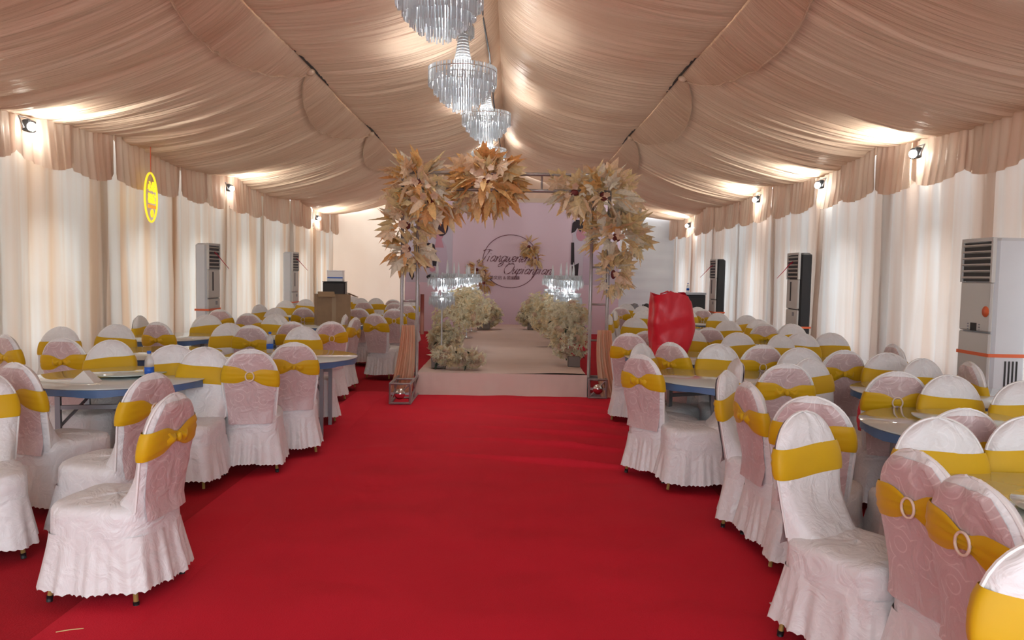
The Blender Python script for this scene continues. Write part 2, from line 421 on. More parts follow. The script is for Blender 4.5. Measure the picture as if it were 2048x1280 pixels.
# ceiling: draped panels between ridge, purlins and eaves, bay by bay
ceil = thing('ceiling', 'draped peach fabric ceiling swagged from ridge to eaves', 'ceiling', (CX, 0, 0), kind='structure')
def fold_at(y, t, sd):
    q = y+.35*(t-.5)*noise.noise(Vector((y*.35, sd, 0)))
    r = 1-abs(noise.noise(Vector((q*5.2, t*.8, sd+2))))*2
    return .035*noise.noise(Vector((q*3.2, t*.8, sd)))+.030*noise.noise(Vector((q*8.5, t*1.0, sd+7)))+.014*noise.noise(Vector((q*21, t*1.3, sd+3)))-.022*max(0, r)**3
def ceil_panel(y0, y1, sgn, outer, sd):
    if outer: xa, za, xb, zb, sag, p = PX, PURL, HW-.02, EAVE, .24, .85
    else:     xa, za, xb, zb, sag, p = 0.0, RIDGE, PX, PURL, .30, .66
    def f(u, v):
        t = u; y = y0+(y1-y0)*v
        s = math.sin(PI*v)
        q = t**p
        z = za+(zb-za)*t-sag*4*q*(1-q)
        if outer: z -= .16*s**.8*(t**1.6)+.03*s*(1-t)
        else: z -= .05*s*t
        pin = min(1, t*6)*min(1, (1-t)*9+.25)
        z += fold_at(y, t, sd)*pin
        return (sgn*(xa+(xb-xa)*t), y, z)
    MB().grid(f, 34, 190).build('ceiling_panel', M_ceil, ceil)
def ceil_swag(y0, y1, sgn, sd):
    """scalloped flap hanging beside the purlin on the outer side"""
    def f(u, v):
        s = math.sin(PI*v); w = .06+.36*s**.7
        t = u*w/(HW-PX); q = t**.85
        z = PURL+(EAVE-PURL)*t-.24*4*q*(1-q)-.03*s*(1-t)-.16*s**.8*(t**1.6)-.035-.03*u*s
        z += fold_at(y0+(y1-y0)*v, t, sd)*.8*min(1, t*12)
        return (sgn*(PX+.01+u*w), y0+(y1-y0)*v, z)
    MB().grid(f, 10, 90).build('ceiling_swag', M_ceil, ceil)
    def h(v):
        p = f(1.0, v); return (p[0], p[1], p[2]-.006)
    MB().tube([h(i/40) for i in range(41)], .011, 5).build('swag_hem', M_ceil, ceil)
for k in range(len(BAYS)-1):
    a, b = BAYS[k], BAYS[k+1]
    for sgn in (-1, 1):
        ceil_panel(a, b, sgn, False, 3.0+sgn); ceil_panel(a, b, sgn, True, 9.0+sgn)
        ceil_swag(a, b, sgn, 9.0+sgn)
for sgn in (-1, 1):
    MB().tube([(sgn*(PX-.01), Y0, PURL-.015), (sgn*(PX-.01), Y1, PURL-.015)], .016, 6).build('purlin', M_darkline, ceil)
    for b in BAYS[1:-1]:
        MB().sphere((sgn*(PX+.02), b, PURL-.06), .06, 8, 6, (1, 1, .8)).build('gathered_knot', M_ceil, ceil)

# back wall
wb = thing('wall_back', 'pale cloth end wall behind the stage', 'wall', (CX, Y1, 0), kind='structure')
def bw(u, v, x0, x1, hor):
    x = x0+(x1-x0)*u; z = .02+(3.0+1.0*0)*v
    top = 3.42+(RIDGE-.35-3.42)*max(0, 1-abs(x)/HW)
    z = .02+(top-.02)*v
    d = .03*noise.noise(Vector((x*(.5 if hor else 2.0), z*(6 if hor else .3), 2.0)))+.012*noise.noise(Vector((x*3, z*2, 5)))
    return (x, d, z)
MB().grid(lambda u, v: bw(u, v, -HW, -2.0, False), 60, 24).build('cloth_panel', M_backcloth, wb)
MB().grid(lambda u, v: bw(u, v, -2.05, 2.7, False), 40, 24).build('cloth_panel', M_backcloth, wb)
MB().grid(lambda u, v: bw(u, v, 2.65, HW, True), 40, 60).build('sheet_panel', M_endsheet, wb)
def hdr(u, v):
    x = -3.9+7.8*u; top = 3.42+(RIDGE-.35-3.42)*max(0, 1-abs(x)/HW)+.02; bot = 3.46+.05*math.sin(x*3.3)**2
    return (x, -.06+.03*noise.noise(Vector((x*6, v*.6, 1.0))), bot+(max(top, bot+.02)-bot)*v)
MB().grid(hdr, 110, 6).build('header_cloth', M_ceil, wb)

# ------------------------------------------------------------------ stage and backdrop
st = thing('runway_stage', 'low runway stage covered in pale pink cloth', 'stage', (-.10, 9.75, 0))
SW = 1.10
def stf(u, v):
    x = -SW+2*SW*u; y = 9.6*v
    z = .30+.03*noise.noise(Vector((x*.6, y*1.6, 0)))+.006*noise.noise(Vector((x*2, y*6, 4)))
    return (x, y, z)
MB().grid(stf, 30, 160).build('top_cloth', M_stage, st)
def skf(u, v):
    x = -SW-.02+2*(SW+.02)*u; d = .02*noise.noise(Vector((x*4, v, 0)))*(1-v)+.008*noise.noise(Vector((x*13, v*2, 3)))
    return (x, -.015-.03*(1-v)+d, .012+.29*v)
MB().grid(skf, 80, 8).build('front_cloth', M_stage, st)
for sgn in (-1, 1):
    MB().grid(lambda u, v: (sgn*(SW+.012*noise.noise(Vector((u*40, v, 2)))*(1-v)), 9.6*u, .012+.29*v), 120, 5).build('side_cloth', M_stage, st)
MB().box((0, 4.8, .145), (2*SW-.06, 9.5, .27)).build('platform', M_ply, st)

bd = thing('backdrop', 'lilac pink printed wedding backdrop with names in a ring', 'backdrop', (.03, 20.5, 0))
MB().box((0, .03, 1.845), (5.85, .05, 3.67)).build('panel', M_drop, bd)
MB().box((0, .0, 3.62), (5.9, .06, .12)).build('top_rail', M_backcloth, bd)
for x in (-2.7, 0, 2.7): MB().box((x, .12, 1.0), (.06,.06,2.0)).build('support', M_alu, bd)
# hoop ring print
ring = []
for i in range(61):
    a = 2*PI*i/60; ring.append((-.04+.76*math.cos(a), -.006, 1.96+.72*math.sin(a)))
MB().tube(ring, .009, 5, False).build('ring_print', M_dropdk, bd)
# brush script, drawn stroke by stroke
GL = {'J':[[(.15,.95),(.5,1.08),(.95,1.0)],[(.72,1.02),(.55,.5),(.35,.05),(.05,-.1),(-.12,.02),(.1,.12)]],
 'i':[[(.08,.5),(.02,.0)],[(.14,.66),(.15,.70)]],
 'a':[[(.42,.45),(.2,.5),(.02,.2),(.12,0),(.32,.15),(.42,.45),(.36,.1),(.45,0),(.6,.2)]],
 'n':[[(.05,.48),(.02,0)],[(.03,.25),(.25,.5),(.36,.4),(.3,.05),(.4,0),(.52,.2)]],
 'g':[[(.42,.45),(.2,.5),(.02,.2),(.12,0),(.32,.15),(.42,.45),(.28,-.25),(.05,-.45),(-.08,-.3),(.3,-.02),(.52,.2)]],
 'w':[[(.05,.48),(.0,.1),(.12,0),(.28,.4),(.25,.1),(.36,0),(.54,.35),(.5,.5)]],
 'e':[[(.04,.2),(.28,.3),(.25,.48),(.08,.42),(.02,.12),(.16,0),(.4,.2)]],
 'u':[[(.08,.48),(.02,.1),(.14,0),(.34,.4),(.38,.48),(.3,.1),(.4,0),(.52,.2)]],
 'p':[[(.1,.5),(-.1,-.5)],[(.06,.3),(.28,.5),(.38,.3),(.22,.02),(.02,.06)]],
 'O':[[(.75,.95),(.3,1.0),(-.02,.5),(.2,0),(.6,.1),(.85,.6),(.7,.98),(.4,.92),(.1,1.1)]]}
AD = {'J':.78,'i':.26,'a':.50,'n':.46,'g':.48,'w':.52,'e':.36,'u':.48,'p':.44,'O':.86}
def catmull(p, k=6):
    if len(p) < 3: return p
    q = [p[0]]+p+[p[-1]]; out = []
    for i in range(1, len(q)-2):
        for j in range(k):
            t = j/k; a, b, c, d = q[i-1], q[i], q[i+1], q[i+2]
            out.append(tuple(.5*((2*b[m])+(-a[m]+c[m])*t+(2*a[m]-5*b[m]+4*c[m]-d[m])*t*t+(-a[m]+3*b[m]-3*c[m]+d[m])*t**3) for m in (0, 1)))
    out.append(p[-1]); return out
def script_word(word, x, z, s, r, y=-.008):
    mb = MB()
    for ch in word:
        for stroke in GL[ch]:
            pts = [(x+s*(a+.32*b), y, z+s*b) for a, b in catmull(stroke)]
            mb.tube(pts, [r*(1.0+.5*math.sin(i*.9)) for i in range(len(pts))], 5)
        x += AD[ch]*s
    return mb.build('lettering', M_dropdk, bd), x
script_word('Jiangwenen', -.92, 1.95, .30, .0085)
script_word('Oupianpian', -.24, 1.62, .28, .0085)
def text_mesh(body, size, mat, parent, loc, rot, thick=.004, name='lettering', align='CENTER'):
    c = bpy.data.curves.new('txt', 'FONT'); c.body = body; c.size = size; c.extrude = thick; c.align_x = align
    t = bpy.data.objects.new('txt', c); COL.objects.link(t)
    dg = bpy.context.evaluated_depsgraph_get(); m = bpy.data.meshes.new_from_object(t.evaluated_get(dg))
    bpy.data.objects.remove(t); m.materials.clear(); m.materials.append(mat)
    return place(name, m, parent, loc, rot)
text_mesh('姜文启 & 欧翩翩', .115, M_dropdk, bd, (-.20, -.005, 1.47), (PI/2, 0, 0))
# printed couple portraits on both wings
M_pr1 = pmat('print_pale', (.62,.56,.66), .6); M_prskin = pmat('print_skin', (.58,.28,.36), .6); M_prhair = pmat('print_hair', (.035,.012,.025), .6); M_prgown = pmat('print_gown', (.60,.48,.60), .6); M_prsuit = pmat('print_suit', (.02,.012,.018), .6); M_prwhite = pmat('print_white', (.70,.66,.68), .6)
def pr(pts, mat, y, name): MB().poly(pts, y, y+.004).build(name, mat, bd)
def ell(cx, cz, a, b, n=18, t=0): return [(cx+a*math.cos(2*PI*i/n)*math.cos(t)-b*math.sin(2*PI*i/n)*math.sin(t), cz+a*math.cos(2*PI*i/n)*math.sin(t)+b*math.sin(2*PI*i/n)*math.cos(t)) for i in range(n)]
pr([(-2.88,1.35),(-1.63,1.35),(-1.63,3.10),(-2.88,3.10)], M_pr1, -.002, 'portrait_print')
pr(ell(-2.03,2.70,.15,.21,18,.2), M_prskin, -.008, 'portrait_print'); pr(ell(-1.90,2.80,.14,.20,18,-.4), M_prhair, -.012, 'portrait_print'); pr(ell(-1.86,3.02,.06,.09), M_prhair, -.012, 'portrait_print')
pr([(-2.05,2.55),(-1.93,2.55),(-1.80,2.35),(-1.68,1.36),(-2.12,1.36),(-2.10,2.3)], M_prgown, -.006, 'portrait_print')
pr([(-2.06,2.58),(-1.95,2.58),(-1.86,2.30),(-2.12,2.30)], M_prskin, -.010, 'portrait_print')
pr([(-2.36,2.45),(-2.12,2.38),(-2.00,1.80),(-2.16,1.80),(-2.2,2.2),(-2.35,1.9)], M_prsuit, -.014, 'portrait_print')
pr([(-2.45,2.1),(-2.25,2.1),(-2.2,1.75),(-2.4,1.75)], M_prsuit, -.013, 'portrait_print'); pr(ell(-2.17,1.72,.08,.08), M_prskin, -.016, 'portrait_print'); pr(ell(-2.2,1.5,.13,.07), M_prsuit, -.015, 'portrait_print')
pr([(-2.80,2.0),(-2.72,2.0),(-2.66,1.5),(-2.72,1.4),(-2.80,1.55)], M_prsuit, -.012, 'portrait_print')
pr([(1.63,1.35),(2.88,1.35),(2.88,3.10),(1.63,3.10)], M_pr1, -.002, 'portrait_print')
pr([(1.60,2.75),(1.62,3.02),(1.72,3.12),(1.88,3.10),(1.98,2.98),(2.10,2.90),(1.98,2.84),(1.88,2.90),(1.84,2.78),(1.76,2.9),(1.70,2.8)], M_prsuit, -.008, 'portrait_print')
pr(ell(1.86,2.72,.13,.18), M_prskin, -.006, 'portrait_print'); pr([(1.60,2.5),(1.68,2.5),(1.70,1.9),(1.6,1.9)], M_prsuit, -.010, 'portrait_print'); pr([(1.63,1.85),(1.82,1.95),(1.80,1.6),(1.66,1.42)], M_prsuit, -.012, 'portrait_print')
pr([(1.95,2.55),(2.3,2.5),(2.5,1.36),(1.92,1.36)], M_prgown, -.006, 'portrait_print'); pr(ell(2.12,2.72,.12,.17), M_prskin, -.007, 'portrait_print')
# rose tubes standing beside the backdrop on the left
for i, (x, h, cc) in enumerate(((-2.42,1.3,'tallest rose gold tube'),(-2.30,1.05,'middle rose gold tube'),(-2.62,.9,'shortest rose gold tube'))):
    o = MB().tube([(0,0,0.0),(0,0,h)], .05, 12).build('display_tube', M_rosegold, None, (x, 19.6, .0)); tag(o, cc+' standing left of the backdrop', 'tube', 'rose gold tubes')

# ------------------------------------------------------------------ chairs
H = .98
def back_y(z): return .185+(z-.46)*.165
def back_w(z):
    if z < .72: return .178+.030*max(0, (z-.42))/.30
    t = min(1, max(0, (z-.72)/(H-.72))); return .208*math.sqrt(max(0, 1-t**2.4))
def superell(a, ax, by, n=4.0):
    c, s = math.cos(a), math.sin(a)
    r = (abs(c)**n+abs(s)**n)**(-1/n); return ax*r*c, by*r*s
def seat_mesh(sd):
    mb = MB()
    prof = [(0.0,.478),(.35,.477),(.65,.474),(.85,.468),(.95,.456),(1.0,.435),(1.01,.38),(1.015,.325)]
    def f(u, v):
        k = v*(len(prof)-1); i = min(int(k), len(prof)-2); t = k-i
        r = prof[i][0]*(1-t)+prof[i+1][0]*t; z = prof[i][1]*(1-t)+prof[i+1][1]*t
        a = 2*PI*u; x, y = superell(a, .224, .248)
        x *= 1-.06*(y > 0)*(y/.25)
        w = .014*noise.noise(Vector((x*7, y*7, z*6+sd)))
        return (x*r*(1+w), y*r*(1+w)-.028, z+w*.6)
    mb.grid(f, 48, 15, True); return mb.mesh('seat_cover', M_white)
def skirt_mesh(sd):
    mb = MB(); rnd = random.Random(sd); ph = [rnd.random()*6.28 for _ in range(5)]
    def f(u, v):
        a = 2*PI*u; x, y = superell(a, .224, .248, 5.0); x *= 1-.06*(y > 0)*(y/.25)
        fl = 1.0+.02*v+.15*v**1.3
        ru = .062*v**.7*(.42*math.sin(27*a+ph[0]+2.2*math.sin(3*a+ph[1]))+.7*math.sin(12*a+ph[2]+2.0*math.sin(2*a+ph[3])))+.012*(1-v)*math.sin(60*a)*v
        z = .332-.248*v
        if v > .99: z += .010*abs(math.sin(30*a+ph[4]))-.012+.010*math.sin(3*a+ph[1])
        return (x*(fl+ru), y*(fl+ru)-.028, z)
    mb.grid(f, 180, 9, True); return mb.mesh('skirt', M_skirt)
def rows_for_back(z0, n):
    out = []
    for i in range(n):
        t = i/(n-1); out.append(z0+(H-z0)*(1-(1-t)**1.6))
    out[-1] = H-.0006; return out
def th_front(z): return .036+(.12*((.66-z)/.22)**1.7 if z < .66 else 0)
def th_back(z): return .036
def backcover_mesh(sd):
    mb = MB(); rows = rows_for_back(.42, 18); nv = len(rows)
    def pt(s, z, front):
        w = back_w(z)*(1 if z < H-.001 else .3)
        prof = (1-abs(s)**5)**.5
        th = th_front(z) if front else th_back(z)
        edge = min(1, (H-z)/.05); th *= max(.02, edge**.5)
        n = .010*noise.noise(Vector((s*2.2+z*4, z*9, sd)))+.006*noise.noise(Vector((s*5, z*22+s*3, sd)))
        n *= (1-math.exp(-((z-.775)/.10)**4)) if front else .12
        y = back_y(z)+(-th*prof if front else th*prof)+n*prof
        return (s*w, y, z+.004*noise.noise(Vector((s*2, sd, 0)))*(z > .9))
    mb.grid(lambda u, v: pt(-1+2*u, rows[int(round(v*(nv-1)))], True), 19, nv)
    mb.grid(lambda u, v: pt(1-2*u, rows[int(round(v*(nv-1)))], False), 19, nv)
    return mb.mesh('back_cover', M_white)
def rearpanel_mesh(sd):
    mb = MB(); rows = rows_for_back(.40, 16); nv = len(rows)
    def pt(u, v):
        z = rows[int(round(v*(nv-1)))]; s = 1-2*u
        z2 = .40+(z-.40)*(.952); w = max(0, back_w(z2+.0)-.016)*.985
        if v == 1: w *= .55
        prof = (1-abs(s*.90)**5)**.5; edge = min(1, (H-z2)/.05)
        n = .010*noise.noise(Vector((s*2.2+z*3, z*8, sd+9)))+.004*noise.noise(Vector((s*5, z*20+s*4, sd+2)))
        n = max(n, -.004)*(1-.9*math.exp(-((z-.775)/.09)**4))
        y = back_y(z2)+th_back(z2)*edge**.5*prof+.007+n*.8
        if z < .5: y += .03*((.5-z)/.1)**1.3
        return (s*w, y+.001, z2)
    mb.grid(pt, 17, nv); return mb.mesh('rear_panel', M_pink)
def sash_mesh(sd, tilt, knot):
    mb = MB(); rnd = random.Random(sd)
    def f(u, v):
        a = 2*PI*u; zc = .775
        w = back_w(zc)+.004; x, y = superell(a, 1, 1, 3.2)
        s = x
        rear = max(0, y)
        pinch = 1-(.66 if knot else .6)*math.exp(-(s/.30)**2)*(1 if y > 0 else 0)
        hh = .066*pinch
        z = zc+(v-.5)*2*hh+tilt*s*.03+.004*math.sin(3*s+sd)
        ed = math.sin(PI*v)**.4 if 0 < v < 1 else 0.0
        ww = back_w(z)+.007+.004*ed
        fold = .0055*math.sin(v*PI*7+s*2.5) if y > .05 else .0004*math.sin(v*9+s*3)
        th = (.043 if y < 0 else .056)*(.86+.14*ed)+fold*ed
        return (s*ww, back_y(z)+y*th, z)
    mb.grid(f, 48, 9, True); return mb.mesh('sash', M_sash)
def ring_mesh():
    mb = MB(); zc = .775; mb.torus((0, back_y(zc)+.061, zc), .031, .0055, 20, 6, 'y', .036); return mb.mesh('buckle_ring', M_ring)
def knot_mesh():
    mb = MB(); zc = .775
    for sgn in (-1, 1):
        mb.grid(lambda u, v: (sgn*(.012+.075*u), back_y(zc)+.052+.022*math.sin(PI*u)*math.cos((v-.5)*PI), zc+(v-.5)*(.03+.05*u)+.006*math.sin(9*u)), 8, 7)
    mb.sphere((0, back_y(zc)+.062, zc), .02, 10, 7, (.8,.7,1.2)); return mb.mesh('sash_bow', M_sash)
def leg_mesh(sx, sy):
    mb = MB(); b = (sx*.165, sy*.18-.028); e = (sx*.192, sy*.22-.028)
    mb.tube([(b[0], b[1], .33), (e[0], e[1], .018)], [.015, .011], 8); return mb.mesh('leg', M_gold)
def foot_mesh(sx, sy):
    mb = MB(); mb.tube([(sx*.191, sy*.219-.028, .03), (sx*.193, sy*.221-.028, 0.0)], [.0145, .014], 8); return mb.mesh('foot_cap', M_black)
def piping_mesh():
    pts = [];
    for i in range(33):
        t = -1+2*i/32
        zz = .45+(H-.45)*(1-abs(t)**3.0); w = back_w(min(zz, H-.002))
        if abs(t) < .02: w = 0
        pts.append((math.copysign(w, t) if t else 0, back_y(zz)+.002, zz))
    mb = MB(); mb.tube(pts, .0065, 5); return mb.mesh('piping', M_piping)
NV = 4
SE = [seat_mesh(i*3.1) for i in range(NV)]; SK = [skirt_mesh(i+1) for i in range(NV)]; BC = [backcover_mesh(i*5.7) for i in range(NV)]; RP = [rearpanel_mesh(i*4.3) for i in range(NV)]
SA = [sash_mesh(i, [-.6, .2, .8, -.1][i], i % 2) for i in range(NV)]
RG, KN, PP = ring_mesh(), knot_mesh(), piping_mesh()
LG = {(a, b): leg_mesh(a, b) for a in (-1, 1) for b in (-1, 1)}; FT = {(a, b): foot_mesh(a, b) for a in (-1, 1) for b in (-1, 1)}
PROTO = {}
def chair(X, Y, face, var, label, group, ring=True, near=False):
    """X, Y = where the top of the backrest stands; face = 0 towards the entrance, 90 to the right, 180 to the stage"""
    rz = math.radians(face); c, s = math.cos(rz), math.sin(rz)
    off = back_y(H); loc = (X+s*off, Y-c*off, .008)
    r = thing('banquet_chair', label, 'chair', loc, rz, group)
    place('seat_cover', SE[var], r); place('skirt', SK[var], r)
    bc = place('back_cover', BC[var], r); place('piping', PP, bc)
    rp = place('rear_panel', RP[var], r); rp['label'] = 'pink rear panel'
    sa = place('sash', SA[var], r)
    if ring: place('buckle_ring', RG, sa)
    else: place('sash_bow', KN, sa)
    for k in LG:
        l = place('leg', LG[k], r)
        if near: place('foot_cap', FT[k], l)
    return r
G_L = 'banquet chairs left of the aisle'; G_R = 'banquet chairs right of the aisle'
W_ = 'white covered chair with yellow sash, '
CH = [
 # left side, near to far
 (-1.62,3.60,-97,0,'white covered chair at the left aisle edge, nearest the camera, pink back turned',0,1),
 (-2.05,4.28,-109,1,'white covered chair with ringed sash, just behind the nearest left aisle chair',1,1),
 (-3.08,4.66,158,2,'pink-backed chair with ringed sash, rear to us, in front of left glass table',1,1),
 (-3.08,4.30,36,3,'white covered chair with flat yellow band, cut off by the left photo edge',1,1),
 (-4.45,6.60,150,0,'chair by the left curtain, grey-looking rounded top cut by the photo edge',0,0),
 (-4.52,7.55,0,1,'white covered chair against the left curtain, behind the bow-tied chair',1,0),
 (-3.80,6.36,176,3,'chair with a yellow bow on its back, behind the nearest left table',0,0),
 (-3.32,6.24,4,2,'chair facing us with wide flat yellow band, directly behind nearest left table',1,0),
 (-4.20,8.00,6,0,'chair facing us by the left curtain, just left of the water bottle',1,0),
 (-4.72,9.55,88,1,'chair seen edge-on against the left curtain beside the bow-tied chair',1,0),
 (-3.98,8.45,168,3,'second chair with a yellow bow on its back, near left curtain',0,0),
 (-4.03,9.98,12,2,'chair with orange-looking flat band below the first left air conditioner',1,0),
 (-4.42,11.4,180,0,'chair partly hidden under the first left air conditioner',1,0),
 (-3.18,8.48,0,1,'brightest white chair facing us, mid left, flat yellow band',1,0),
 (-2.84,8.20,184,2,'chair rear with gathered sash, right beside the brightest white left chair',0,0),
 (-3.25,10.38,0,3,'chair facing us with orange-looking band, left middle, before the carton table',1,0),
 (-3.66,10.48,176,0,'pink-backed chair left of the orange-banded chair, middle left',0,0),
 (-3.80,12.18,0,1,'white chair facing us left of the carton table',1,0),
 (-3.45,12.50,182,2,'chair rear to us just left of the brown carton',1,0),
 (-4.55,15.2,0,3,'white chair facing us under the second left air conditioner',1,0),
 (-4.42,16.2,0,0,'white chair facing us left of the black speaker',1,0),
 (-4.45,13.3,62,1,'white chair turned sideways by the left curtain between the two air conditioners',1,0),
 (-2.59,8.92,180,0,'chair rear to us with gathered sash behind the clear bottle, left middle',0,0),
 (-2.26,8.15,32,3,'bright white chair turned toward the aisle, left middle, flat yellow band',1,0),
 (-2.66,5.92,10,1,'left one of two overlapping chairs facing us beside the left aisle',1,0),
 (-2.36,5.80,0,0,'right one of two overlapping chairs facing us beside the left aisle',1,0),
 (-1.98,5.70,194,2,'pink-backed chair with ringed sash at the left aisle edge',1,1),
 (-1.82,6.30,200,1,'pink-backed chair just behind the ringed-sash chair on left aisle edge',0,0),
 (-2.96,12.4,160,3,'chair with orange-looking sash standing in front of the brown carton',0,0),
 (-2.16,9.05,-152,0,'chair angled to the left table, skirt on the carpet edge, left of arch',1,0),
 (-2.34,10.65,-84,1,'side-on chair behind the angled chair left of the arch',1,0),
 (-2.06,9.98,-100,2,'side-on chair with double-edged back left of the arch',0,0),
 (-1.98,11.0,158,3,'lilac-backed chair with bow just left of the arch',0,0),
 (-1.95,12.6,186,0,'chair rear with ringed sash right against the left arch post',1,0),
 (-2.55,12.6,180,1,'chair rear to us between the carton and the arch',1,0),
 # right side, near to far
 (1.33,1.74,-12,0,'white chair facing us in the bottom right corner, nearest on the right',1,1),
 (1.44,2.28,98,2,'pink-backed chair with ringed sash behind the bottom right corner chair',1,1),
 (1.46,2.64,102,0,'pink-backed chair with ringed sash, left of the similar corner pair',1,1),
 (1.35,3.40,30,1,'large white chair facing right, flat yellow band, standing by right aisle edge',1,1),
 (1.91,3.30,0,3,'white chair facing us with wide flat band, before the right glass table',1,0),
 (2.18,3.55,180,2,'grey-pink embroidered chair back between the two front right chairs',0,0),
 (2.36,3.36,-4,1,'white chair facing us cut by the right photo edge, middle height',1,0),
 (1.57,3.84,150,3,'pink-backed chair directly behind the large white right chair',0,0),
 (1.40,4.36,95,1,'narrow pink-backed chair with bow beside the right aisle',0,1),
 (1.42,4.88,55,2,'white chair with narrow front behind the pink bow chair, right aisle side',1,1),
 (1.02,5.80,128,3,'pink-backed chair with bow standing on the red carpet, right aisle edge',0,1),
 (1.72,5.62,-94,0,'chair turned sideways with its seat toward the red aisle, right middle',0,0),
 (1.99,5.34,176,1,'pink chair back with orange sash in the right middle group',0,0),
 (2.31,5.74,22,2,'pale chair facing us beside the orange-sashed pink chair back',1,0),
 (2.60,4.98,166,3,'grey-backed chair with ringed sash just behind the right glass table',1,0),
 (2.86,4.84,0,0,'chair facing us with broad mustard band behind the right glass table',1,0),
 (3.20,4.60,-12,1,'chair facing us at right edge below the nearest air conditioner',1,0),
 (3.52,5.70,82,2,'edge-on chair tip in front of the nearest right air conditioner',1,0),
 (3.24,5.86,14,3,'plain chair top left of the nearest right air conditioner',1,0),
 (3.18,6.28,-4,0,'chair with tilted yellow band left of the nearest right air conditioner',1,0),
 (2.90,6.46,184,3,'chair rear with yellow knot by the right curtain',0,0),
 (3.70,7.20,90,1,'edge-on chair tip by the right curtain',1,0),
 (2.58,6.62,-10,2,'chair facing us with gathered orange sash, right middle',1,0),
 (2.32,6.84,180,1,'plain grey chair back, right middle, behind the gathered-sash chair',1,0),
 (1.92,6.88,0,3,'chair facing us with creased yellow band, right of the pink aisle chairs',1,0),
 (1.50,6.94,130,0,'pink-grey chair back with orange sash right below the red bag',0,0),
 (1.19,6.76,45,1,'bright white chair facing us below left of the red bag',1,0),
 (1.54,8.36,170,2,'grey chair back left below the red bag',1,0),
 (1.28,8.00,158,3,'pinkish chair back beside the aisle, left of the red bag',0,0),
 (2.14,8.90,0,0,'chair facing us with flat yellow band just right of the red bag',1,0),
 (2.44,9.15,182,1,'grey chair back right of the red bag',0,0),
 (2.55,8.36,0,2,'white chair facing us, flat yellow band, right of the red bag group',1,0),
 (3.30,8.46,-10,3,'chair facing us with tilted yellow band below the second right air conditioner',1,0),
 (2.95,8.16,22,0,'grey chair half hidden left of the tilted-band chair',1,0),
 (3.68,8.56,-22,1,'chair by the right curtain just right of the tilted-band chair',1,0),
 (3.84,10.2,-10,2,'chair facing us in front of the second right air conditioner',1,0),
 (3.48,10.2,180,3,'dark grey chair back with bow left of the second right air conditioner',0,0),
 (3.72,11.2,0,0,'chair top behind the dark grey bow chair on the right',1,0),
 (3.12,10.7,0,1,'white chair facing us left of the dark grey bow chair',1,0),
 (3.92,12.4,0,2,'striped-looking white chair facing us between the two far right air conditioners',1,0),
 (3.64,13.1,0,3,'chair facing us below the farthest right air conditioner',1,0),
 (1.84,11.05,6,0,'white chair facing us just right of the arch, rounded frame showing',1,0),
 (1.58,11.9,78,1,'slanted side-on chair touching the right arch post',1,0),
 (1.86,13.3,76,2,'second slanted side-on chair behind the right arch post',1,0),
 (2.20,14.9,180,3,'grey chair back right of the arch, farthest row',1,0),
 (2.40,13.5,0,0,'bright white chair facing us left of the red bag, far row',1,0),
]
n_left = 35
for i, (x, y, f, v, lab, rg, near) in enumerate(CH):
    chair(x, y, f, v, lab, G_L if i < n_left else G_R, bool(rg), bool(near))
FAR_L = [(-3.49,17.5,0,0,'distant white chair, left one of a pair before the cream back wall'),(-3.17,17.7,0,1,'distant white chair, right one of a pair before the cream back wall'),(-2.64,16.9,180,2,'distant pink-backed chair just left of the backdrop edge'),(-2.27,17.1,0,3,'distant white chair seen between the left arch uprights'),(-3.05,15.6,180,1,'distant pink-backed chair right of the brown carton'),(-2.35,15.2,180,0,'distant pink-backed chair left of the left arch post'),(-3.7,15.0,0,2,'distant white chair hidden mostly behind the brown carton'),(-3.9,18.6,0,3,'farthest small white chair, right of the black speaker'),(-2.0,14.4,200,2,'distant pink-backed chair touching the left arch upright')]
for x, y, f, v, lab in FAR_L: chair(x, y, f, v, lab, 'far chairs left of the stage')
FAR_R = [(2.75,15.6,0,1,'distant white chair in the last right row, left of the red bag'),(3.2,15.2,0,0,'distant white chair above the red bag, last right row'),(3.75,14.6,180,2,'distant pink-backed chair before the black equipment cabinet'),(2.9,13.0,180,3,'distant pink-backed chair just right of the red bag top'),(3.35,14.2,0,1,'distant white chair below the black equipment cabinet'),(2.65,11.9,0,2,'white chair facing us hidden partly by the red bag'),(3.9,15.6,0,3,'distant white chair beside the farthest right air conditioner'),(2.6,16.8,0,0,'farthest small white chair below the low equipment case')]
for x, y, f, v, lab in FAR_R: chair(x, y, f, v, lab, 'far chairs right of the stage')

# ------------------------------------------------------------------ tables
def table_meshes():
    r = .63; d = {}
    d['tabletop'] = MB().lathe([(0,.690),(r-.01,.690),(r,.696),(r,.738),(r-.01,.742),(0,.742)], 48).mesh('tabletop', M_ply)
    d['edge_film'] = MB().grid(lambda u, v: ((r+.004+.004*math.sin(40*2*PI*u)*(1-v))*math.cos(2*PI*u), (r+.004+.004*math.sin(40*2*PI*u)*(1-v))*math.sin(2*PI*u), .690+.006*math.sin(9*2*PI*u)*(1-v)+.049*v), 96, 4, True).mesh('edge_film', M_blue)
    d['glass_top'] = MB().lathe([(0,.7425),(r+.012,.7425),(r+.016,.746),(r+.012,.751),(0,.751)], 48).mesh('glass_top', M_glass)
    for i, (sx, sy) in enumerate(((-1,-1),(1,-1),(-1,1),(1,1))):
        d['leg%d' % i] = MB().box((sx*.34, sy*.30, .345), (.035,.035,.69)).mesh('leg', M_steel)
    for i, sy in enumerate((-1, 1)):
        d['crossbar%d' % i] = MB().box((0, sy*.30, .57), (.68,.025,.03)).mesh('crossbar', M_steel)
        d['brace%d' % i] = MB().tube([(sy*.34,-.30,.42),(sy*.16,0,.68)], .011, 6).mesh('brace', M_steel)
    return d
TM = table_meshes()
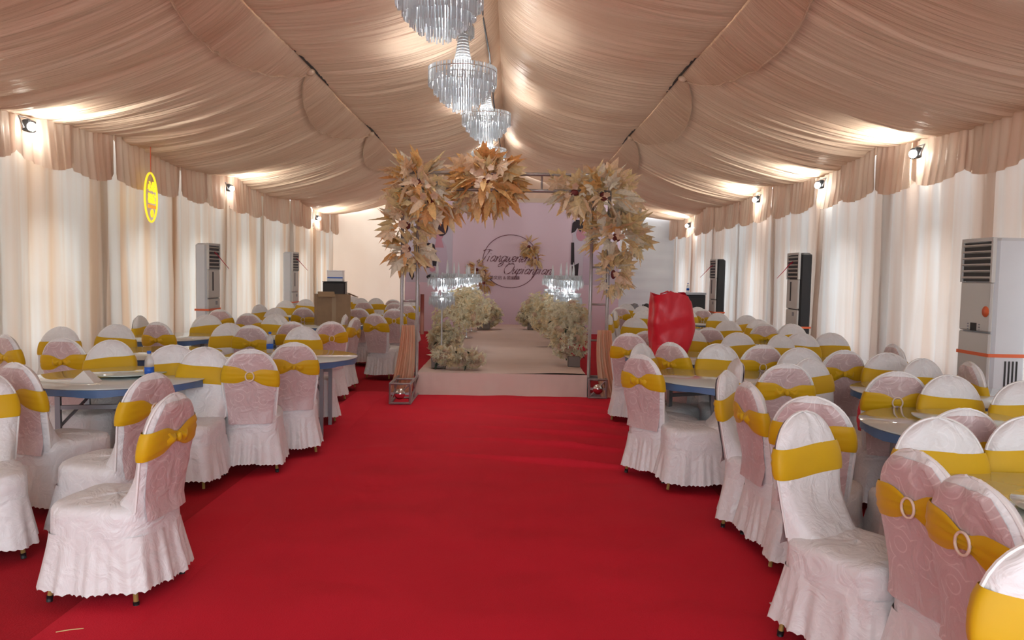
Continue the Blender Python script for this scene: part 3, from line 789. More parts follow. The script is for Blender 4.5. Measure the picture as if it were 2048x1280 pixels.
def table(x, y, rz, label, group):
    t = thing('round_table', label, 'table', (x, y, .008), rz, group)
    for k, m in TM.items(): place(m.name.split('.')[0], m, t)
    return t
GT = 'round glass-topped banquet tables'
table(-2.98,5.74,.2,'nearest left round glass-topped table with blue edge film',GT)
table(-3.55,7.45,.5,'left round table by the curtain behind the water bottle',GT)
table(-2.15,7.35,.1,'left round table beside the aisle behind the pink-backed chairs',GT)
table(-2.92,9.75,.3,'left round table in the middle rows left of the arch',GT)
table(-4.25,9.2,.8,'left round table pushed up to the curtain below the glowing sign',GT)
table(-2.95,11.75,.2,'left round table carrying the brown carton',GT)
table(-4.1,14.2,.2,'left round table by the second left air conditioner',GT)
table(-2.75,14.2,.6,'far left round table next to the stage backdrop',GT)
table(2.15,2.62,.2,'right round table in the bottom right corner of the photo',GT)
table(2.74,4.30,.0,'right round glass-topped table with blue edge seen from the aisle',GT)
table(1.82,6.28,.4,'right round table ringed by pink-backed chairs beside the aisle',GT)
table(3.28,5.62,.1,'right round table by the nearest air conditioner',GT)
table(1.86,7.85,.2,'right round table carrying the red bag',GT)
table(3.30,7.45,.5,'right round table by the curtain, middle rows',GT)
table(3.35,9.55,.2,'right round table before the second right air conditioner',GT)
table(2.15,10.2,.2,'right round table in the row behind the red bag',GT)
table(2.75,12.4,.2,'far right round table in the middle of the back rows',GT)
table(3.35,13.9,.4,'far right round table by the farthest right air conditioner',GT)
def susan(x, y, label):
    t = thing('turntable', label, 'turntable', (x, y, .760), 0, 'glass turntables')
    MB().lathe([(0,0),(.10,0),(.10,.022),(0,.022)], 20).build('base', M_steel, t)
    MB().lathe([(0,.022),(.30,.022),(.304,.026),(.30,.030),(0,.030)], 40).build('glass_disc', M_susan, t)
susan(2.74,4.42,'round glass turntable on the right table seen from the aisle')
susan(2.15,2.62,'round glass turntable on the bottom right corner table')
susan(-2.98,5.84,'round glass turntable on the nearest left table')

# ------------------------------------------------------------------ tabletop things
def bottle(x, y, z, label):
    t = thing('water_bottle', label, 'bottle', (x, y, z), 0, 'water bottles')
    MB().lathe([(.0,.0),(.030,.0),(.033,.01),(.032,.06),(.0335,.065),(.032,.13),(.031,.145),(.012,.185),(.012,.195)], 18).build('body', M_bottle, t)
    MB().lathe([(.0335,.045),(.0345,.045),(.0345,.095),(.0335,.095)], 18).build('label_band', M_bluep, t)
    MB().lathe([(.0,.195),(.015,.195),(.015,.215),(.0,.215)], 14).build('cap', M_bluep, t)
bottle(-2.70,5.60,.760,'clear water bottle with blue label on nearest left table')
bottle(-2.42,7.55,.760,'small clear bottle with blue cap on the left aisle-side table')
pa = MB().add([(-.09,-.05,0),(.10,-.06,0),(.09,.07,0),(-.08,.06,0),(0,-.02,.085),(.01,.045,.08)], [(0,1,4),(1,2,5,4),(2,3,5),(3,0,4,5)], False).build('folded_paper', M_paper, None, (-3.08,5.42,.760)); tag(pa, 'white folded paper tent on the nearest left table', 'paper')

# carton
ct = thing('cardboard_box', 'open brown cardboard carton on the left back table', 'box', (-2.80,11.8,.760), .35)
for n, c, d in (('front_side',(0,-.20,.24),(.50,.012,.48)),('rear_side',(0,.20,.24),(.50,.012,.48)),('end_side',(-.25,0,.24),(.012,.40,.48)),('end_side',(.25,0,.24),(.012,.40,.48)),('bottom',(0,0,.008),(.50,.40,.012))):
    MB().box(c, d).build(n, M_card, ct)
MB().box((-.12,-.27,.485),(.25,.15,.01), Matrix.Rotation(.5,3,'X')).build('flap', M_cardin, ct); MB().box((.31,0,.47),(.14,.38,.01), Matrix.Rotation(.4,3,'Y')).build('flap', M_card, ct); MB().box((0,-.208,.25),(.06,.004,.46)).build('tape', M_cardin, ct)

# red bag
rb = thing('red_bag', 'bright red plastic bag standing on the right middle table', 'bag', (1.66,7.85,.760), .12)
def bagf(u, v):
    a = 2*PI*u; x, y = superell(a, .185, .13, 5)
    n = .025*noise.noise(Vector((x*6, y*6, v*3)))+.012*noise.noise(Vector((x*14, y*14, v*6)))
    bul = 1+.12*math.sin(PI*min(1, v*1.1))*(.5+.5*math.cos(a))
    sk = .07*(1-v)*v*4*max(0, math.cos(a))
    z = .66*v+(.02*math.sin(3*a) if v > .9 else 0)
    k = .96+.08*v if v < .86 else 1.03-.25*(v-.86)
    return ((x*bul+n)*k+sk, (y+n)*k, z)
MB().grid(bagf, 56, 20, True).build('body', M_bag, rb)
MB().add([(.17*math.cos(2*PI*i/20), .12*math.sin(2*PI*i/20), .006) for i in range(20)], [tuple(range(20))]).build('bottom', M_bag, rb)
for sy in (-1, 1):
    MB().tube([(-.07,sy*.09,.60),(-.06,sy*.08,.66),(0,sy*.05,.685),(.06,sy*.08,.66),(.08,sy*.09,.60)], .010, 6).build('handle', M_bag, rb)

# ------------------------------------------------------------------ air conditioners
def aircon(x, y, face, label, side, ribbon, tape_z=.92, style=0, d=.34):
    """front faces local -Y"""
    t = thing('air_conditioner', label, 'air conditioner', (x, y, .008), math.radians(face), 'floor-standing air conditioners')
    w, h = .48, 2.0
    MB().box((0,0,.06),(w-.04,d-.04,.12)).build('plinth', M_acdark, t)
    MB().box((0,.01,h/2+.05),(w,d-.02,h-.1),None,.03).build('cabinet', side, t)
    MB().box((0,-d/2+.005,.62),(w-.01,.03,1.0),None,.012).build('lower_door', M_ac, t)
    MB().box((0,-d/2+.005,1.36),(w-.01,.03,.46),None,.012).build('front_panel', M_ac, t)
    MB().box((0,-d/2+.012,1.78),(w-.06,.03,.36)).build('outlet', M_acdark, t)
    for k in range(6):
        MB().box((0,-d/2-.006,1.63+.06*k),(w-.06,.035,.012),Matrix.Rotation(-.5,3,'X')).build('louvre', M_ac, t)
    for sx in (-1, 1): MB().box((sx*(w/2-.014),-d/2,1.78),(.026,.035,.38)).build('outlet_frame', M_ac, t)
    MB().box((0,-d/2,1.985),(w-.01,.035,.035)).build('outlet_frame', M_ac, t)
    if style == 0:
        MB().box((.0,-d/2-.012,1.17),(.09,.006,.075)).build('display', M_black, t)
        for sx in (-1, 1):
            for k in range(3): MB().box((sx*.085,-d/2-.012,1.145+.025*k),(.016,.006,.012)).build('button', M_steel, t)
        MB().lathe([(0,0),(.05,0),(.05,.004),(0,.004)],20).build('round_sticker', M_ledo if False else M_tape, t, (.17,-d/2-.011,1.32),(PI/2,0,0))
        for k in range(4): MB().box((-w/2-.003 if False else w/2+.003,-.02+.035*k,.62),(.006,.014,.5)).build('side_vent', M_acdark, t)
        for k in range(4): MB().box((-w/2-.003,-.02+.035*k,.62),(.006,.014,.5)).build('side_vent', M_acdark, t)
    else:
        MB().box((-.06,-d/2-.012,1.40),(.04,.006,.30)).build('display', M_black, t)
        MB().box((.08,-d/2-.012,1.05),(.07,.006,.06)).build('badge', M_steel, t)
    z = tape_z
    MB().box((0,-d/2-.013,z),(w+.012,.004,.032)).box((w/2+.004,0,z),(.004,d+.02,.032)).box((-w/2-.004,0,z),(.004,d+.02,.032)).build('packing_tape', M_tape, t)
    if ribbon:
        sgn = ribbon
        pts = [(.0+.05*sgn,-d/2-.03,1.86),(.12*sgn,-d/2-.10,1.83),(.20*sgn,-d/2-.22,1.72),(.30*sgn,-d/2-.36,1.60)]
        o = MB().grid(lambda u, v: tuple(Vector(pts[min(3,int(u*3))]).lerp(Vector(pts[min(3,int(u*3)+1)]), u*3-int(u*3))+Vector((0,0,(v-.5)*.03*(1-.6*u)))), 13, 3).build('ribbon', M_ribbon, t)
    return t
aircon(4.57,7.08,-90,'nearest right air conditioner, large with orange tape and grey side',M_acside,0,.92,0)
aircon(4.52,11.75,-90,'second right air conditioner, black side and red ribbon',M_black,1,.85,1,.20)
aircon(4.52,16.40,-90,'farthest right air conditioner, black side, beside the black cabinet',M_black,1,.85,1,.20)
aircon(-4.86,12.05,90,'first left air conditioner, pale with dark grille and orange tape',M_acside,-1,.95,1,.20)
aircon(-4.86,16.60,90,'second left air conditioner, slim pale side left of black speaker',M_acside,-1,.90,1,.20)

# ------------------------------------------------------------------ back corner gear
sp = thing('speaker_cabinet', 'black speaker cabinet in the back left corner', 'speaker', (-4.72,20.2,.008), .1)
MB().box((0,0,.66),(.58,.5,1.30),None,.02).build('body', M_black, sp); MB().box((0,-.255,.66),(.52,.012,1.2)).build('grille', M_acdark, sp); MB().box((0,0,1.315),(.6,.52,.02)).build('top_cap', M_black, sp)
fb = thing('foam_box', 'white carton with dark blue stripe on the black speaker', 'box', (-4.70,20.2,1.336), .1)
MB().box((0,0,.14),(.42,.34,.28),None,.012).build('body', M_foam, fb); MB().box((0,-.172,.10),(.40,.006,.035)).build('stripe', M_bluep, fb); MB().box((0,0,.285),(.43,.35,.02)).build('lid', M_foam, fb)
bk = thing('black_cabinet', 'black equipment cabinet by the right back curtain', 'cabinet', (4.22,17.45,.008), 0)
MB().box((0,0,.60),(.52,.5,1.2),None,.015).build('body', M_black, bk); MB().box((0,0,1.225),(.54,.52,.05)).build('metal_top', M_alu, bk); MB().box((0,-.255,.6),(.44,.01,1.05)).build('door', M_acdark, bk)
bottle(4.10,17.35,1.262,'clear bottle standing on the black equipment cabinet')
cs = thing('equipment_case', 'low black equipment case by the right back wall', 'case', (3.2,18.6,.008), .1)
MB().box((0,0,.34),(.55,.45,.68),None,.015).build('body', M_black, cs); MB().box((0,0,.69),(.56,.46,.02)).build('lid', M_acdark, cs)
for i, (x, lab) in enumerate(((3.08,'small grey stage light with black bracket on the equipment case'),(3.36,'small dark stage light at the case end'))):
    t = thing('stage_light', lab, 'light', (x,18.6,.71), .3*i, 'stage lights')
    MB().lathe([(0,-.1),(.07,-.1),(.085,.08),(.07,.10),(0,.10)],16).build('housing', M_steel if i == 0 else M_black, t, (0,0,.13),(PI/2-.4,0,0))
    MB().tube([(-.1,0,.0),(-.1,0,.13),(-.085,0,.2),(.085,0,.2),(.1,0,.13),(.1,0,0)],.011,6).build('bracket', M_black, t)

# ------------------------------------------------------------------ arch
ar = thing('truss_arch', 'grey metal truss arch at the front of the runway', 'arch', (-.07,9.75,.008))
for x in (-1.34,-1.14,1.11,1.33):
    MB().tube([(x,0,0),(x,0,2.90)], .023, 10).build('upright', M_galv, ar)
for a, b in ((-1.34,-1.14),(1.11,1.33)):
    for z in (.28,.75,1.22,1.70,2.18,2.6): MB().tube([(a,0,z),(b,0,z)], .013, 8).build('rung', M_galv, ar)
for z in (2.88,2.67): MB().tube([(-1.34,0,z),(1.33,0,z)], .023, 10).build('beam', M_galv, ar)
for x in (-.9,-.45,0,.45,.9): MB().tube([(x,0,2.67),(x,0,2.88)], .013, 8).build('rung', M_galv, ar)
def foot(x, y0, y1, w):
    mb = MB(); h = .25
    for zx in (-w/2, w/2):
        for z in (.015, h): mb.tube([(x+zx,y0,z),(x+zx,y1,z)], .017, 6)
    for y in (y0, (y0+y1)/2, y1):
        for zx in (-w/2, w/2): mb.tube([(x+zx,y,.015),(x+zx,y,h)], .015, 6)
        for z in (.015, h): mb.tube([(x-w/2,y,z),(x+w/2,y,z)], .015, 6)
    for zx in (-w/2, w/2): mb.tube([(x+zx,y0,.015),(x+zx,y1,h)], .011, 6)
    mb.box((x,y0+.004,.13),(w,.012,.03)); mb.tube([(x-w/2,y0,.02),(x+w/2,y0,.25)], .011, 6)
    mb.build('base_truss', M_galv, ar)
    mb2 = MB().lathe([(0,0),(.065,0),(.065,.02),(0,.03)],16); mb2.build('base_plate', M_chrome, ar, (x,y0-.012,.13),(PI/2,0,0))
foot(-1.24,-.78,.05,.24); foot(1.22,-.12,.16,.22)
def drape(x, w, y, z0, z1, label, lean):
    def f(u, v):
        a = u-.5; pin = .55+.45*(1-v)
        return (x+a*w*pin+lean*(1-v)**2, y+.03*math.sin(u*24)+.02*noise.noise(Vector((u*5,v*2,x))), z0+(z1-z0)*v)
    o = MB().grid(f, 40, 14).build('gauze_drape', M_peach); return tag(o, label, 'drape', 'peach gauze drapes on the arch')
drape(-1.31,.30,9.66,.02,.92,'peach gauze drape tied on the left arch post',-.10); drape(1.22,.32,9.66,.02,.90,'peach gauze drape tied on the right arch post',.14)
# ------------------------------------------------------------------ leaves
def leaf_mesh(kind, mat, sd):
    mb = MB(); rnd = random.Random(sd)
    if kind == 0:    # long lance leaf with toothed rim
        n = 9
        def f(u, v):
            y = u; w = .20*math.sin(PI*min(1, u*.98+.02))**.8*(1-.45*u)*(1+.16*math.sin(u*34))
            return ((v-.5)*2*w, y, -.25*u*u+.12*abs(v-.5)*2*w*3+.03*math.sin(7*u))
        mb.grid(f, 13, 3)
    else:            # lobed leaf
        L = [(0,0),(.10,.16),(.34,.12),(.26,.30),(.46,.40),(.28,.50),(.30,.70),(.14,.66),(0,1.0)]
        pts = L+[(-a,b) for a, b in L[-2:0:-1]]
        c = (0,.42,.05); vs = [c]+[(a,b,-.22*b*b-.10*abs(a)+.03*rnd.uniform(-1,1)) for a, b in pts]
        fs = [(0,i+1,(i+1)%len(pts)+1) for i in range(len(pts))]
        mb.add(vs, fs, False)
    return mb.mesh('leaf', mat)
LM = [[leaf_mesh(k, m, i) for k in (0, 1)] for i, m in enumerate(M_leaf)]
def petal_disc(mat, r=1.0):
    mb = MB()
    for k in range(5):
        a = 2*PI*k/5; d = Vector((math.cos(a), math.sin(a), 0)); e = Vector((-d.y, d.x, 0))
        mb.grid(lambda u, v: tuple(d*(u*r)+e*((v-.5)*.9*r*math.sin(PI*min(1,.15+u*.8)))+Vector((0,0,.25*r*u*u))), 4, 3)
    return mb.mesh('bloom', mat)
BLM = petal_disc(M_orchid)
STEM = MB().sphere((0,0,0), 1.0, 8, 6).mesh('core', M_burg)
def spray(name, label, blobs, count, size, cols, blooms, seed, y0=9.74, group='leaf sprays on the arch', front=.22):
    """blobs: (x, z, rx, rz) ellipses the leaves radiate from"""
    rnd = random.Random(seed)
    t = thing(name, label, 'floral spray', (blobs[0][0], y0, blobs[0][1]), 0, group)
    bx, bz = blobs[0][0], blobs[0][1]
    per = [b[2]*b[3] for b in blobs]; tot = sum(per)
    for b, wgt in zip(blobs, per):
        for i in range(max(4, int(count*wgt/tot))):
            a = rnd.random()*2*PI; rr = math.sqrt(rnd.random())
            px, pz = b[0]+math.cos(a)*b[2]*rr*.62, b[1]+math.sin(a)*b[3]*rr*.62
            dirv = Vector((math.cos(a)+rnd.gauss(0,.35), rnd.uniform(-1.0,.45)*(1.15-rr*.7), math.sin(a)+rnd.gauss(0,.35)-.12)).normalized()
            py = -front*(1-rr)*rnd.uniform(.2,1.0)+rnd.uniform(0,.12)
            q = dirv.to_track_quat('Y', 'Z') @ Matrix.Rotation(rnd.uniform(-1.2,1.2), 3, 'Y').to_quaternion()
            s = size*rnd.uniform(.7,1.35)
            o = place('leaf', LM[rnd.choice(cols)][rnd.random() < .45], t, (px-bx, py, pz-bz), q.to_euler(), (s*rnd.uniform(.8,1.2), s, s))
    for i in range(blooms):
        b = rnd.choice(blobs); a = rnd.random()*2*PI; rr = rnd.random()*.5
        s = rnd.uniform(.035,.06)
        place('bloom', BLM, t, (b[0]-bx+math.cos(a)*b[2]*rr, -front-.02, b[1]-bz+math.sin(a)*b[3]*rr), (PI/2+rnd.uniform(-.5,.5), rnd.uniform(-.5,.5), 0), (s, s, s))
    for b in blobs:
        place('core', STEM, t, (b[0]-bx, 0, b[1]-bz), (0,0,0), (min(.06,b[2]*.2), .05, min(.06,b[3]*.2)))
    return t
spray('leaf_spray', 'large amber leaf spray on the left corner of the arch', [(-1.22,2.74,.44,.34),(-1.06,2.52,.54,.20),(-1.36,2.20,.32,.26),(-1.34,1.90,.22,.24)], 250, .27, (0,4,1,2,2,4,3), 14, 1)
spray('leaf_spray', 'orange leaf spray on the middle of the arch beam', [(-.34,2.78,.50,.42)], 150, .29, (0,1,1,4,0,2), 8, 2)
spray('leaf_spray', 'large gold and cream leaf spray on the right arch corner', [(1.18,2.62,.52,.36),(1.36,2.10,.46,.36),(.80,2.66,.30,.22)], 230, .27, (2,0,3,3,2,4,4), 8, 3)
spray('leaf_spray', 'hanging golden leaf tail on the right arch post', [(1.33,1.62,.18,.36)], 70, .20, (2,2,3,4), 2, 4)
spray('leaf_spray', 'small amber leaf spray on the upper right of the backdrop ring', [(.48,2.36,.26,.24),(.66,2.06,.14,.20)], 80, .21, (0,2,2,4), 0, 5, 20.40, 'leaf sprays on the backdrop', .12)
spray('leaf_spray', 'small amber leaf spray on the lower left of the backdrop ring', [(-.92,1.72,.20,.24),(-.72,1.36,.16,.22)], 80, .21, (0,2,1,4), 0, 6, 20.40, 'leaf sprays on the backdrop', .12)

# ------------------------------------------------------------------ stage flowers
def blossoms(mb, blobs, n, rnd, sz):
    for _ in range(n):
        b = rnd.choice(blobs)
        d = Vector((rnd.gauss(0,1), rnd.gauss(0,1)-.3, rnd.gauss(0,1))).normalized(); r = rnd.uniform(.6,1.08)
        p = Vector((b[0]+d.x*b[3]*r, b[1]+d.y*b[4]*r, max(.02, b[2]+d.z*b[5]*r)))
        q = (d+Vector((rnd.gauss(0,.5),rnd.gauss(0,.5),rnd.gauss(0,.5)+.3))).to_track_quat('Z','Y')
        s = sz*rnd.uniform(.6,1.4); k = 5; vs = [p]
        for i in range(2*k):
            a = PI*i/k; rr = s*(1.0 if i % 2 == 0 else .45); vs.append(p+q @ Vector((math.cos(a)*rr, math.sin(a)*rr, s*.35)))
        mb.add(vs, [(0,i+1,(i+1)%(2*k)+1) for i in range(2*k)], False)
def plumes(mb, blobs, n, rnd, ln):
    for _ in range(n):
        b = rnd.choice(blobs); d = Vector((rnd.gauss(0,.8), rnd.gauss(0,.6)-.2, abs(rnd.gauss(.5,.6)))).normalized()
        p = Vector((b[0]+d.x*b[3]*.6, b[1]+d.y*b[4]*.6, max(.03, b[2]+d.z*b[5]*.6))); l = ln*rnd.uniform(.6,1.3)
        e = p+d*l+Vector((0,0,-.15*l)); s = d.cross(Vector((0,1,.2))).normalized()*.012
        mb.add([p-s*.4, p+s*.4, p.lerp(e,.6)+s, e, p.lerp(e,.6)-s], [(0,1,2,3,4)], False)
ROSE = MB()
for k in range(9):
    a = k*2.4; r = .35+.07*k
    ROSE.grid(lambda u, v: ((r*math.cos(a+(u-.5)*1.8))*(.6+.5*v), (r*math.sin(a+(u-.5)*1.8))*(.6+.5*v), -.3+.75*v-.04*k), 5, 3)
ROSEM = ROSE.mesh('rose', M_rose); ROSEM2 = ROSEM.copy(); ROSEM2.materials.clear(); ROSEM2.materials.append(M_bloom2)
GLEAF = leaf_mesh(0, M_green, 3); GLEAF.name = 'dark_leaf'
def arrangement(x, y, z, label, blobs, n, seed, box=None, sz=.038):
    rnd = random.Random(seed)
    t = thing('flower_arrangement', label, 'flowers', (x, y, z), 0, 'cream flower arrangements along the runway')
    mb = MB(); blossoms(mb, blobs, n, rnd, sz); tag(mb.build('small_blossoms', M_bloom, t), kind='stuff')
    mb = MB(); blossoms(mb, blobs, n//3, rnd, sz*1.1); tag(mb.build('small_blossoms', M_bloom2, t), kind='stuff')
    mb = MB(); plumes(mb, blobs, n//5, rnd, .14); tag(mb.build('grass_plumes', M_bloom, t), kind='stuff')
    for i in range(24):
        b = rnd.choice(blobs); d = Vector((rnd.gauss(0,.8), -abs(rnd.gauss(.6,.4)), rnd.gauss(0,.6))).normalized()
        s = rnd.uniform(.05,.075); p = (b[0]+d.x*b[3], b[1]+d.y*b[4], max(.04, b[2]+d.z*b[5]))
        place('rose', rnd.choice((ROSEM, ROSEM2)), t, p, d.to_track_quat('Z','Y').to_euler(), (s, s, s))
    for i in range(8):
        b = rnd.choice(blobs); d = Vector((rnd.gauss(0,1), -abs(rnd.gauss(.5,.4)), rnd.gauss(-.2,.6))).normalized()
        s = rnd.uniform(.10,.17)
        place('dark_leaf', GLEAF, t, (b[0]+d.x*b[3]*.7, b[1]+d.y*b[4]*.8, max(.05, b[2]+d.z*b[5]*.7)), d.to_track_quat('Y','Z').to_euler(), (s*.8, s, s))
    if box: MB().box((box[0],box[1],box[5]/2),(box[2],box[3],box[4]) if False else (box[2],box[3],box[5]),None,.008).build('planter', M_planter, t)
    return t
arrangement(-.72,10.15,.312,'low cream flower arrangement at the front left of the runway',[(.0,0,.15,.26,.16,.14),(.20,.02,.12,.20,.14,.11),(-.20,.02,.16,.12,.12,.12)],300,11,(-.25,.06,.18,.18,0,.16))
arrangement(-.92,12.0,.012+.30,'tall cream flower mass on the left runway edge',[(.0,0,.55,.34,.3,.34),(.28,.5,.72,.30,.4,.34),(-.12,-.2,.22,.26,.25,.24),(.1,1.0,.75,.3,.4,.3)],800,12,None,.050)
arrangement(-.62,17.6,.312,'far left cream flower arrangement before the backdrop',[(.0,0,.42,.36,.25,.30),(.16,.2,.30,.28,.2,.24)],340,13,(0,0,.3,.2,0,.16),.056)
arrangement(.86,10.75,.312,'cream flower arrangement at the front right of the runway',[(.0,0,.34,.26,.24,.28),(-.10,.5,.60,.30,.3,.30),(.05,.1,.62,.22,.2,.3)],560,14,(.05,-.22,.17,.14,0,.15),.044)
arrangement(.72,13.4,.312,'middle cream flower mass on the right runway edge',[(.0,0,.55,.34,.3,.36),(-.12,.7,.62,.32,.3,.34)],480,15,None,.052)
arrangement(.56,17.6,.312,'far right cream flower arrangement before the backdrop',[(.0,0,.42,.34,.25,.30),(-.12,.1,.30,.26,.2,.24)],340,16,(0,0,.3,.2,0,.16),.056)

# ------------------------------------------------------------------ crystal candelabra
def drops(mb, r, z, n, ln, rnd, w=.011):
    for k in range(n):
        a = 2*PI*k/n+rnd.uniform(-.05,.05); x, y = r*math.cos(a), r*math.sin(a); l = ln*rnd.uniform(.85,1.15); q = rnd.random()*3
        vs = [(x,y,z)]+[(x+w*math.cos(q+2.1*i), y+w*math.sin(q+2.1*i), z-l*.6) for i in range(3)]+[(x,y,z-l)]
        mb.add(vs, [(0,1,2),(0,2,3),(0,3,1),(4,2,1),(4,3,2),(4,1,3)], False)
def candelabra():
    t = thing('crystal_candelabra', '', 'candelabra', (0,0,0), 0, 'crystal candelabra along the runway')
    MB().lathe([(0,0),(.13,0),(.13,.012),(.03,.03),(.012,.05)],20).build('base', M_chrome, t)
    MB().tube([(0,0,.03),(0,0,1.30)], .011, 8).build('stem', M_crystal, t)
    rnd = random.Random(4)
    for z, r, name in ((.92,.19,'lower_tier'),(1.20,.21,'upper_tier')):
        MB().lathe([(.02,z),(r,z+.02),(r,z+.028),(.02,z+.012)],24).build('tray', M_crystal, t)
        mb = MB(); drops(mb, r, z+.02, 40, .13, rnd, .014); drops(mb, r*.8, z+.09, 26, .12, rnd, .014); drops(mb, r*.66, z+.015, 26, .16, rnd, .014); drops(mb, r*.33, z+.01, 14, .19, rnd, .014); tag(mb.build(name, M_crystal, t), kind='stuff')
        for k in range(5):
            a = 2*PI*k/5; MB().lathe([(0,0),(.02,.0),(.045,.05),(.05,.06),(.0,.055)],12).build('cup', M_crystal, t, (r*.72*math.cos(a), r*.72*math.sin(a), z+.028))
    for k in range(2):
        a = PI*k+.4; MB().lathe([(0,0),(.016,.0),(.022,.08),(.016,.16),(.004,.25),(0,.26)],10).build('spire', M_crystal, t, (.08*math.cos(a), .08*math.sin(a), 1.24))
    for z in (1.17, .90): MB().sphere((0,0,z),.03,10,8).build('lamp', M_bulb, t)
    return t
c0 = candelabra()
cs_ = [(-1.02,11.2,'nearest crystal candelabra on the left runway edge'),(-.98,13.5,'second crystal candelabra on the left runway edge'),(-.88,15.2,'third crystal candelabra on the left runway edge'),(-.86,16.8,'farthest crystal candelabra on the left runway edge'),(.94,12.9,'nearest crystal candelabra on the right runway edge'),(.93,11.8,'tall crystal candelabra beside the right arch post'),(.86,15.4,'farthest crystal candelabra on the right runway edge')]
for i, (x, y, lab) in enumerate(cs_):
    if i == 0: c0.location = (x, y, .31); c0['label'] = lab; c = c0
    else: c = clone(c0, (x, y, .31), i*.7, lab)
    ld = bpy.data.lights.new('candelabra_fill', 'POINT'); ld.energy = 5.0; ld.color = (.93,.97,1.0); ld.shadow_soft_size = .05  # fill light added on the stem to brighten the crystals
    lo = bpy.data.objects.new('candelabra_fill', ld); COL.objects.link(lo); lo.parent = c; lo.location = (0,0,1.06)

# ------------------------------------------------------------------ chandeliers
def rods(mb, r, z0, z1, n, rnd, w=.0085):
    for k in range(n):
        a = 2*PI*k/n; x, y = r*math.cos(a), r*math.sin(a); q = rnd.random()*2; e = z1+rnd.uniform(-.012,.012)
        vs = [(x+w*math.cos(q+2.094*i), y+w*math.sin(q+2.094*i), z0) for i in range(3)]+[(x+w*math.cos(q+2.094*i), y+w*math.sin(q+2.094*i), e) for i in range(3)]
        mb.add(vs, [(0,1,4,3),(1,2,5,4),(2,0,3,5),(3,4,5)], False)
def chandelier():
    t = thing('chandelier', '', 'chandelier', (0,0,0), 0, 'crystal chandeliers along the ridge')
    rnd = random.Random(8)
    MB().lathe([(0,.60),(.12,.60),(.13,.58),(.13,.55),(0,.55)],24).build('ceiling_cap', M_chrome, t)
    mb = MB(); rods(mb,.125,.56,.44,34,rnd); tag(mb.build('cap_fringe', M_crystal, t), kind='stuff')
    mb = MB()
    for k in range(30):
        a = 2*PI*k/30; p = [Vector((r*math.cos(a), r*math.sin(a), z)) for r, z in ((.045,.54),(.055,.40),(.075,.26),(.11,.12),(.15,.04))]
        for q in range(4):
            for m in range(4): mb.box(p[q].lerp(p[q+1],(m+.5)/4),(.016,.016,.022))
    tag(mb.build('bead_strands', M_crystal, t), kind='stuff')
    MB().tube([(0,0,.56),(0,0,-.1)],.012,8).build('stem', M_chrome, t)
    for r, z in ((.40,.03),(.33,-.02),(.25,-.05),(.16,-.08)):
        MB().torus((0,0,z), r, .008, 40, 6, 'z').build('ring_frame', M_chrome, t)
    for k in range(6):
        a = PI*k/3; MB().tube([(0,0,.0),(.40*math.cos(a),.40*math.sin(a),.03)],.006,5).build('spoke', M_chrome, t)
    for nm, r, za, zb, n in (('top_tier',.40,.08,-.12,86),('second_tier',.335,-.01,-.22,72),('third_tier',.265,-.05,-.30,56),('fourth_tier',.19,-.08,-.36,40),('bottom_tier',.11,-.10,-.42,24)):
        mb = MB(); rods(mb, r, za, zb, n, rnd); rods(mb, r*.93, za, zb*.9, n//2, rnd); tag(mb.build(nm, M_crystal, t), kind='stuff')
    for k in range(5):
        a = 2*PI*k/5+.3; MB().sphere((.24*math.cos(a),.24*math.sin(a),-.03),.035,10,8).build('bulb', M_bulb, t)
    MB().sphere((0,0,.13),.04,10,8).build('bulb', M_bulb, t)
    MB().tube([(0,0,.60),(0,0,.75)],.008,6).build('chain', M_chrome, t)
    return t
ch0 = chandelier()
chs = [(-.70,7.06,4.16,'nearest crystal chandelier, cut by the top photo edge'),(-.61,9.02,3.93,'second crystal chandelier, whole and brightest, above the aisle'),(-.45,12.63,4.18,'third crystal chandelier above the runway'),(-.56,17.6,4.42,'farthest crystal chandelier just above the arch leaves')]
for i, (x, y, z, lab) in enumerate(chs):
    if i == 0: ch0.location = (x, y, z); ch0['label'] = lab; c = ch0
    else: c = clone(ch0, (x, y, z), i*.4, lab)
    ld = bpy.data.lights.new('chandelier_light', 'POINT'); ld.energy = CHANDELIER_W; ld.color = (.95,.97,1.0); ld.shadow_soft_size = .14
    lo = bpy.data.objects.new('chandelier_light', ld); COL.objects.link(lo); lo.parent = c; lo.location = (0,0,.02)
cb = MB().tube([(-.30,6.0,4.90),(-.34,7.6,4.80),(-.40,9.4,4.76),(-.36,11,4.74),(-.37,14,4.76),(-.33,18,4.80),(-.3,21.5,4.86)],.012,6).build('power_cable', M_black); tag(cb, 'black power cable slung along the tent ridge', 'cable')

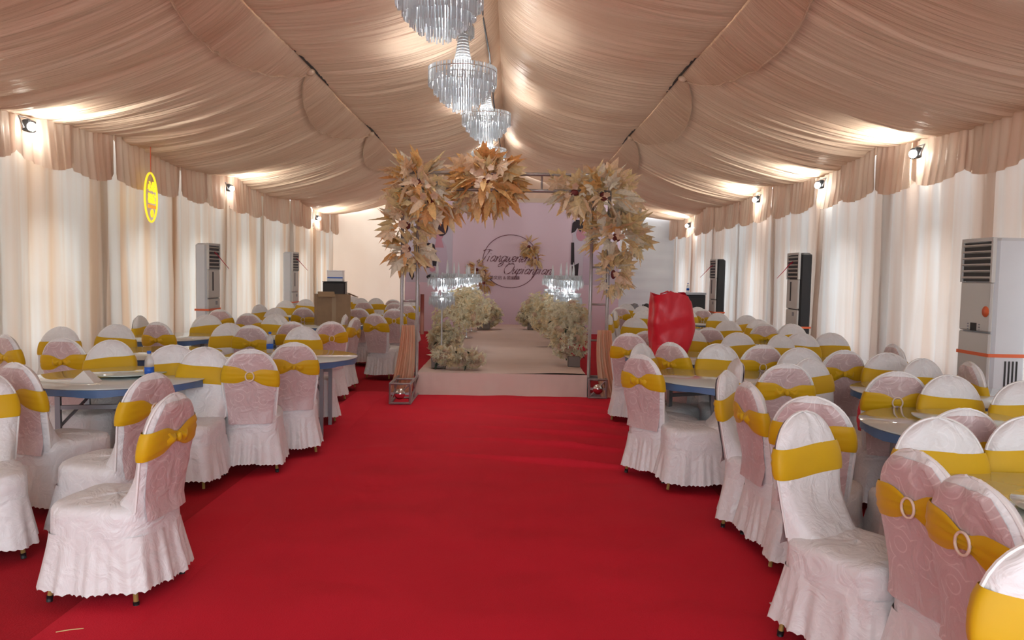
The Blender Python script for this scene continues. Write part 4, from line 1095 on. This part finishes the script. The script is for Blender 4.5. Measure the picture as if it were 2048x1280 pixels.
# ------------------------------------------------------------------ eave flood lamps
def flood(x, y, z, sgn, label):
    t = thing('flood_lamp', label, 'lamp', (x, y, z), 0, 'flood lamps under the eaves')
    MB().box((sgn*.02,.03,.02),(.08,.12,.12),None,.01).build('housing', M_black, t)
    MB().sphere((-sgn*.045,-.03,.0),.05,14,10,(.8,1,.9)).build('lens', M_flood, t)
    MB().tube([(0,-.09,-.02),(sgn*.05,-.09,.10),(sgn*.05,.09,.10),(0,.09,-.02)],.008,6).build('bracket', M_alu, t)
    MB().sphere((sgn*.20,.22,-.05),.04,10,8).build('bulb', M_flood, t)  # extra bulb added behind the valance to whiten a swag from the back
    pd = bpy.data.lights.new('added_valance_light', 'POINT'); pd.energy = FLOOD_W*1.8; pd.color = (.97,1.0,.98); pd.shadow_soft_size = .05  # added point light for the bright patch on the valance
    po = bpy.data.objects.new('added_valance_light', pd); COL.objects.link(po); po.parent = t; po.location = (sgn*.20,.22,-.05)
    ld = bpy.data.lights.new('flood_light', 'SPOT'); ld.energy = FLOOD_W*4; ld.spot_size = 2.6; ld.spot_blend = .8; ld.color = (.97,1.0,.98); ld.shadow_soft_size = .06
    lo = bpy.data.objects.new('flood_light', ld); COL.objects.link(lo); lo.parent = t; lo.location = (-sgn*.09,0,.03)
    lo.rotation_euler = Vector((-sgn*.55,.5,.6)).to_track_quat('-Z','Y').to_euler()
for x, y, z, sg, lab in ((-4.98,7.83,3.02,-1,'nearest left flood lamp glaring under the eave'),(-4.98,13.36,3.02,-1,'second left flood lamp under the eave'),(-4.98,19.4,2.95,-1,'farthest left flood lamp near the back wall'),
        (4.52,8.51,3.02,1,'nearest right flood lamp glaring under the eave'),(4.52,11.12,2.98,1,'second right flood lamp under the eave'),(4.52,13.97,3.05,1,'third right flood lamp under the eave'),(4.52,19.3,2.92,1,'farthest right flood lamp near the back wall')):
    flood(x, y, z, sg, lab)

# ------------------------------------------------------------------ glowing sign by the left curtain
sg_ = thing('led_sign', 'oval yellow glowing sign hanging before the left valance', 'sign', (-4.93,10.33,2.56), math.radians(8))
MB().torus((0,0,0), .25, .014, 40, 8, 'x', .33).build('ring', M_led, sg_)
text_mesh('心缘', .15, M_led, sg_, (.012,0,.09), (PI/2,0,PI/2), .008); text_mesh('棚房', .15, M_led, sg_, (.012,0,-.07), (PI/2,0,PI/2), .008)
MB().box((.012,0,-.125),(.014,.30,.045)).build('bar', M_ledo, sg_); MB().lathe([(0,0),(.055,0),(.055,.014),(0,.014)],18).build('emblem', M_led, sg_, (.006,0,-.215),(0,PI/2,0))
MB().tube([(0,0,.33),(0,0,.80)],.006,5).build('cord', M_tape, sg_)

# ------------------------------------------------------------------ litter on the carpet
o = MB().tube([(-.05,-.02,.004),(0,0,.006),(.05,.015,.004)],.003,5).build('straw', M_straw, None, (-1.89,3.18,.010)); tag(o, 'thin yellow straw lying on the carpet, bottom left', 'straw')
o = MB().box((0,0,.003),(.03,.012,.004)).build('paper_scrap', M_paper, None, (1.30,3.55,.018)); tag(o, 'tiny white paper scrap on the carpet by the right chairs', 'scrap')
